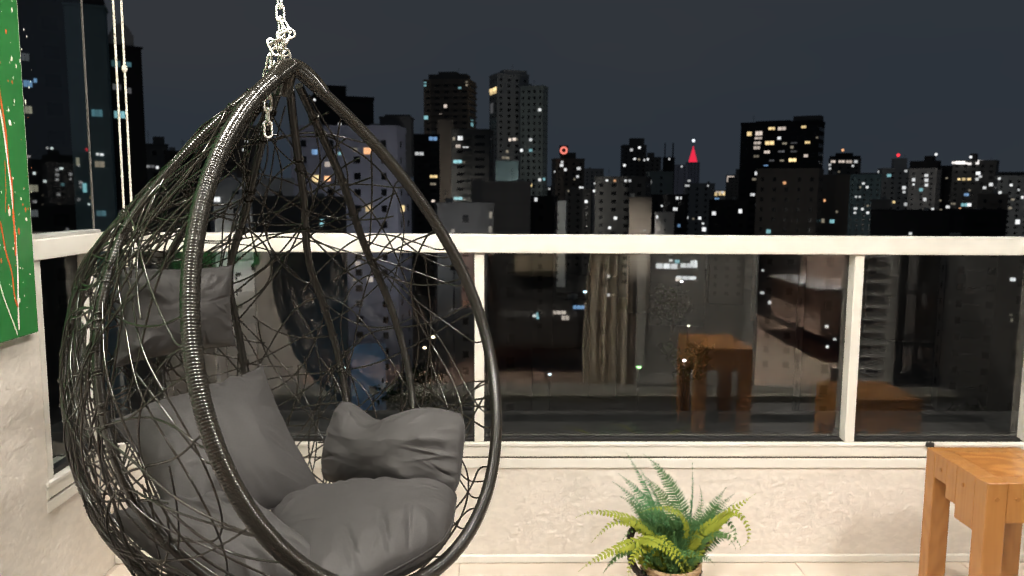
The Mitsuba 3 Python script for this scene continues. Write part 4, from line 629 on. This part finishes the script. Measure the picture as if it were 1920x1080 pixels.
def handle(P):
    C = along(P, .003); t = np.arange(len(C)); ms = []
    for ph in (0, 2.1, 4.2):
        n1 = np.array([.2, -.95, .2]); o = np.stack([np.cos(t * .42 + ph), np.sin(t * .42 + ph)], 1) * .0055; tg = np.gradient(C, axis=0); tg /= np.linalg.norm(tg, axis=1, keepdims=True); b = np.cross(tg, n1)
        ms.append(sweep(C + o[:, :1] * n1 + o[:, 1:] * b, .0062, 7))
    part(bk, 'handle', cat(ms), 'basket_black', smooth=True)
yb = PC[1]
handle([[PC[0] - .088, yb - .03, .12], [pix(1180, 1010, Y=yb - .03)[0], yb - .035, .205], pix(1196, 984, Y=yb - .03), pix(1222, 990, Y=yb - .01), [pix(1232, 1020, Y=yb)[0], yb + .03, .17], [PC[0] - .05, yb + .06, .12]])
handle([[PC[0] + .088, yb - .02, .12], pix(1318, 1030, Y=yb - .03), pix(1330, 1003, Y=yb - .03), pix(1326, 994, Y=yb), pix(1310, 1010, Y=yb + .03), [PC[0] + .06, yb + .05, .12]])
fern = thing('fern', 'green fern with dark upright and yellow-green drooping fronds in the woven basket', 'fern')
def frond(P, mat_, wid, n=26, oval=False, up=(0, -.5, .85), tip=.15, name='frond'):
    C = along(P, .004); n = max(8, int(len(C) * .004 / (.0135 if oval else .0078))); N = len(C); tg = np.gradient(C, axis=0); tg /= np.linalg.norm(tg, axis=1, keepdims=True); upv = np.array(up, float); ms = [sweep(C, np.linspace(.0014, .0005, N), 5)]
    V, Fc, o = [], [], 0
    for s in np.linspace(.10, .985, n):
        k = int(s * (N - 1)); t = tg[k]; sd = np.cross(t, upv); sd /= np.linalg.norm(sd) + 1e-9; nn = np.cross(sd, t)
        w = wid * (math.sin(PI * min(1, (s + .04)) ** .75) ** .7 * (1 - tip * s) + .03)
        for g in (-1, 1):
            d = sd * g * math.cos(.35) + t * math.sin(.35) + nn * R.normal(-.10, .12); d /= np.linalg.norm(d); l = (.85 if oval else 1.1) * w * R.uniform(.85, 1.1); b = C[k]; e = t * (min(l * .62, .0135) if oval else min(l * .26, .0060)) * R.uniform(.9, 1.1)
            up_ = nn * .004
            prof = (.25, .9, 1.0, .7, .08) if oval else (.8, 1, .8, .5, .05)
            xs = (0, .25, .55, .82, 1)
            for x, q in zip(xs, prof):
                c = b + d * l * x - nn * l * .25 * x * x
                V += [c - e * q * .5, c + up_ * q * .15, c + e * q * .5]
            for i in range(4):
                for j in range(2): a0 = o + i * 3 + j; Fc += [[a0, a0 + 1, a0 + 4], [a0, a0 + 4, a0 + 3]]
            o += 15
    ms.append(trimesh.Trimesh(np.array(V), np.array(Fc), process=False)); part(fern, name, cat(ms), mat_, smooth=False)
B0 = np.array([PC[0], yb, .115])
def fr(mat_, wid, pts, n=26, oval=False, base=(0, 0, 0), **k):
    if wid > .023:
        jx, sc = R.choice([-1, 1]) * R.uniform(9, 20), R.uniform(.72, .88); x0, y0 = 1258, 1020
        frond([B0 + np.array(base) + [jx * .0006, .015, 0]] + [pix(x0 + (x - x0) * sc + jx, y0 + (y - y0) * sc + R.uniform(-6, 4), Y=yb + dy + .03) for x, y, dy in pts], ['fern_dark', 'fern_mid', mat_, mat_][R.integers(4)], wid * .95, n, oval, **k)
    frond([B0 + np.array(base)] + [pix(x, y, Y=yb + dy) for x, y, dy in pts], mat_, wid, n, oval, **k)
fr('fern_blue', .030, [(1240, 985, .03), (1208, 905, .09), (1171, 844, .13)], 34, base=(-.01, .02, 0), up=(.9, -.5, .2))
fr('fern_dark', .036, [(1283, 990, .02), (1256, 905, .08), (1204, 850, .13)], 34, base=(.01, .02, 0))
fr('fern_blue', .022, [(1292, 990, .03), (1299, 930, .08), (1298, 866, .12)], 32, base=(.02, .02, 0), up=(.95, -.25, 0))
fr('fern_blue', .030, [(1235, 985, .0), (1205, 932, .03), (1157, 886, .06)], 30, base=(-.02, 0, 0))
fr('fern_blue', .028, [(1228, 990, -.02), (1195, 942, 0), (1148, 903, .02)], 28, base=(-.02, 0, 0))
fr('fern_dark', .028, [(1228, 1000, -.03), (1200, 955, -.02), (1163, 930, -.01)], 26, base=(-.02, -.02, 0))
fr('fern_dark', .024, [(1300, 990, .0), (1315, 945, .03), (1311, 910, .05)], 24, base=(.02, 0, 0))
fr('fern_dark', .034, [(1310, 1000, -.02), (1334, 956, .0), (1362, 913, .02)], 22, base=(.03, 0, 0))
fr('fern_dark', .028, [(1312, 1000, .02), (1345, 955, .05), (1378, 925, .07)], 24, base=(.03, 0, 0))
fr('fern_light', .030, [(1312, 1000, -.04), (1368, 958, -.05), (1416, 926, -.04)], 22, True, base=(.03, -.02, 0))
fr('fern_light', .028, [(1340, 985, -.05), (1385, 962, -.08), (1403, 990, -.10), (1387, 1026, -.10)], 22, True, base=(.03, -.03, 0))
fr('fern_dark', .026, [(1320, 1025, -.03), (1350, 1008, -.04), (1380, 991, -.05)], 20, base=(.03, -.02, 0))
fr('fern_light', .030, [(1215, 990, -.04), (1160, 965, -.07), (1110, 960, -.09), (1078, 972, -.09)], 28, True, base=(-.03, -.03, 0))
fr('fern_light', .028, [(1195, 985, -.05), (1150, 980, -.08), (1125, 1000, -.09), (1108, 1018, -.09)], 22, True, base=(-.03, -.03, 0))
fr('fern_light', .032, [(1215, 1015, -.06), (1165, 1024, -.10), (1120, 1046, -.13), (1084, 1072, -.14)], 26, True, base=(-.04, -.04, 0))
fr('fern_light', .028, [(1290, 985, -.05), (1262, 955, -.08), (1232, 952, -.09), (1200, 962, -.10)], 24, True, base=(.02, -.03, 0))
fr('fern_light', .030, [(1210, 1010, -.08), (1245, 1025, -.12), (1272, 1055, -.14), (1292, 1085, -.14)], 22, True, base=(-.02, -.05, 0))
fr('fern_light', .028, [(1200, 1030, -.09), (1185, 1050, -.12), (1180, 1090, -.13)], 16, True, base=(-.03, -.05, 0))
fr('fern_mid', .028, [(1270, 1035, -.08), (1300, 1040, -.10), (1325, 1050, -.11)], 16, True, base=(.02, -.04, 0))
fr('fern_mid', .026, [(1180, 1030, -.06), (1150, 1050, -.09), (1130, 1076, -.1)], 18, True, base=(-.03, -.04, 0))
fr('fern_mid', .026, [(1320, 1010, -.05), (1350, 1000, -.08), (1378, 1010, -.1), (1388, 1032, -.1)], 20, True, base=(.03, -.03, 0))
for k in range(64):
    a = R.uniform(0, 2 * PI); r = R.uniform(.02, .10); h = R.uniform(.05, .19); e = B0 + [r * math.cos(a), r * math.sin(a) * .8 - .02, h]
    frond([B0 + [.3 * r * math.cos(a), .3 * r * math.sin(a), -.01], B0 + [.5 * r * math.cos(a), .5 * r * math.sin(a) - .01, h * .75], e, e + [.03 * math.cos(a), .03 * math.sin(a), -.02]], ['fern_dark', 'fern_blue', 'fern_mid', 'fern_dark'][k % 4], R.uniform(.018, .028), 18, k % 4 == 2)

# ================================================================== STOOLS
st = thing('wooden_stool', 'thick honey brown wooden stool in front of the parapet, at the right edge', 'stool')
X0, X1, Y0, Y1, H = 1.368, 1.665, 2.135, 2.455, .5
g_, lw_ = .0008, .060
legs = [(X0, X0 + lw_, Y0, Y0 + .058), (X1 - lw_, X1, Y0, Y0 + .058), (X0, X0 + lw_, Y1 - .05, Y1), (X1 - lw_, X1, Y1 - .05, Y1)]
for b in legs: part(st, 'leg', box(*b, .0005, H - (0 if b[2] == Y0 or True else 0), .003), 'wood_z')
for x0, x1 in ((X0 + .001, X0 + lw_), (X1 - lw_, X1 - .001)):
    for y0, y1, z in ((Y0 + .058 + g_, 2.285, .338), (2.285 + g_, 2.338, .378), (2.338 + g_, Y1 - .05 - g_, .418)): part(st, 'side_block', box(x0, x1, y0, y1, z, H - .0006, .002), 'wood_z')
for y0, y1 in ((Y0 + .001, Y0 + .056), (Y1 - .049, Y1 - .001)):
    xs = np.linspace(X0 + lw_ + g_, X1 - lw_ - g_, 4)
    for a, b in zip(xs[:-1], xs[1:]): part(st, 'apron_block', box(a, b - g_, y0, y1, .382, H - .0006, .002), 'wood_z')
ys = np.linspace(Y0 + .057, Y1 - .05, 4)
for a, b in zip(ys[:-1], ys[1:]): part(st, 'top_board', box(X0 + lw_ + g_, X1 - lw_ - g_, a + g_, b, .455, H - .0003, .0015), 'wood_top')
for c, d in (((X0 - .0004, 2.37, .455), 0), ((X0 - .0004, 2.25, .452), 0), ((X0 + .030, Y0 - .0004, .452), 1), ((X0 + .09, Y0 + .0004, .452), 1)):
    m = trimesh.creation.cylinder(.0062, .003, sections=20); m.apply_transform(trimesh.transformations.rotation_matrix(PI / 2, [0, 1, 0] if d == 0 else [1, 0, 0])); m.apply_translation(c); part(st, 'dowel', m, 'dowel')
M = rotz(0, (1.03 - X0, .985 - Y0 + .0, 0)) @ np.diag([1, 1, 1, 1.0]); M[1, 1] = 1.36; M[1, 3] = 1.42 - 1.36 * Y1
dup(st, 'second wooden stool nearer to the house, seen only mirrored in the glass', M)
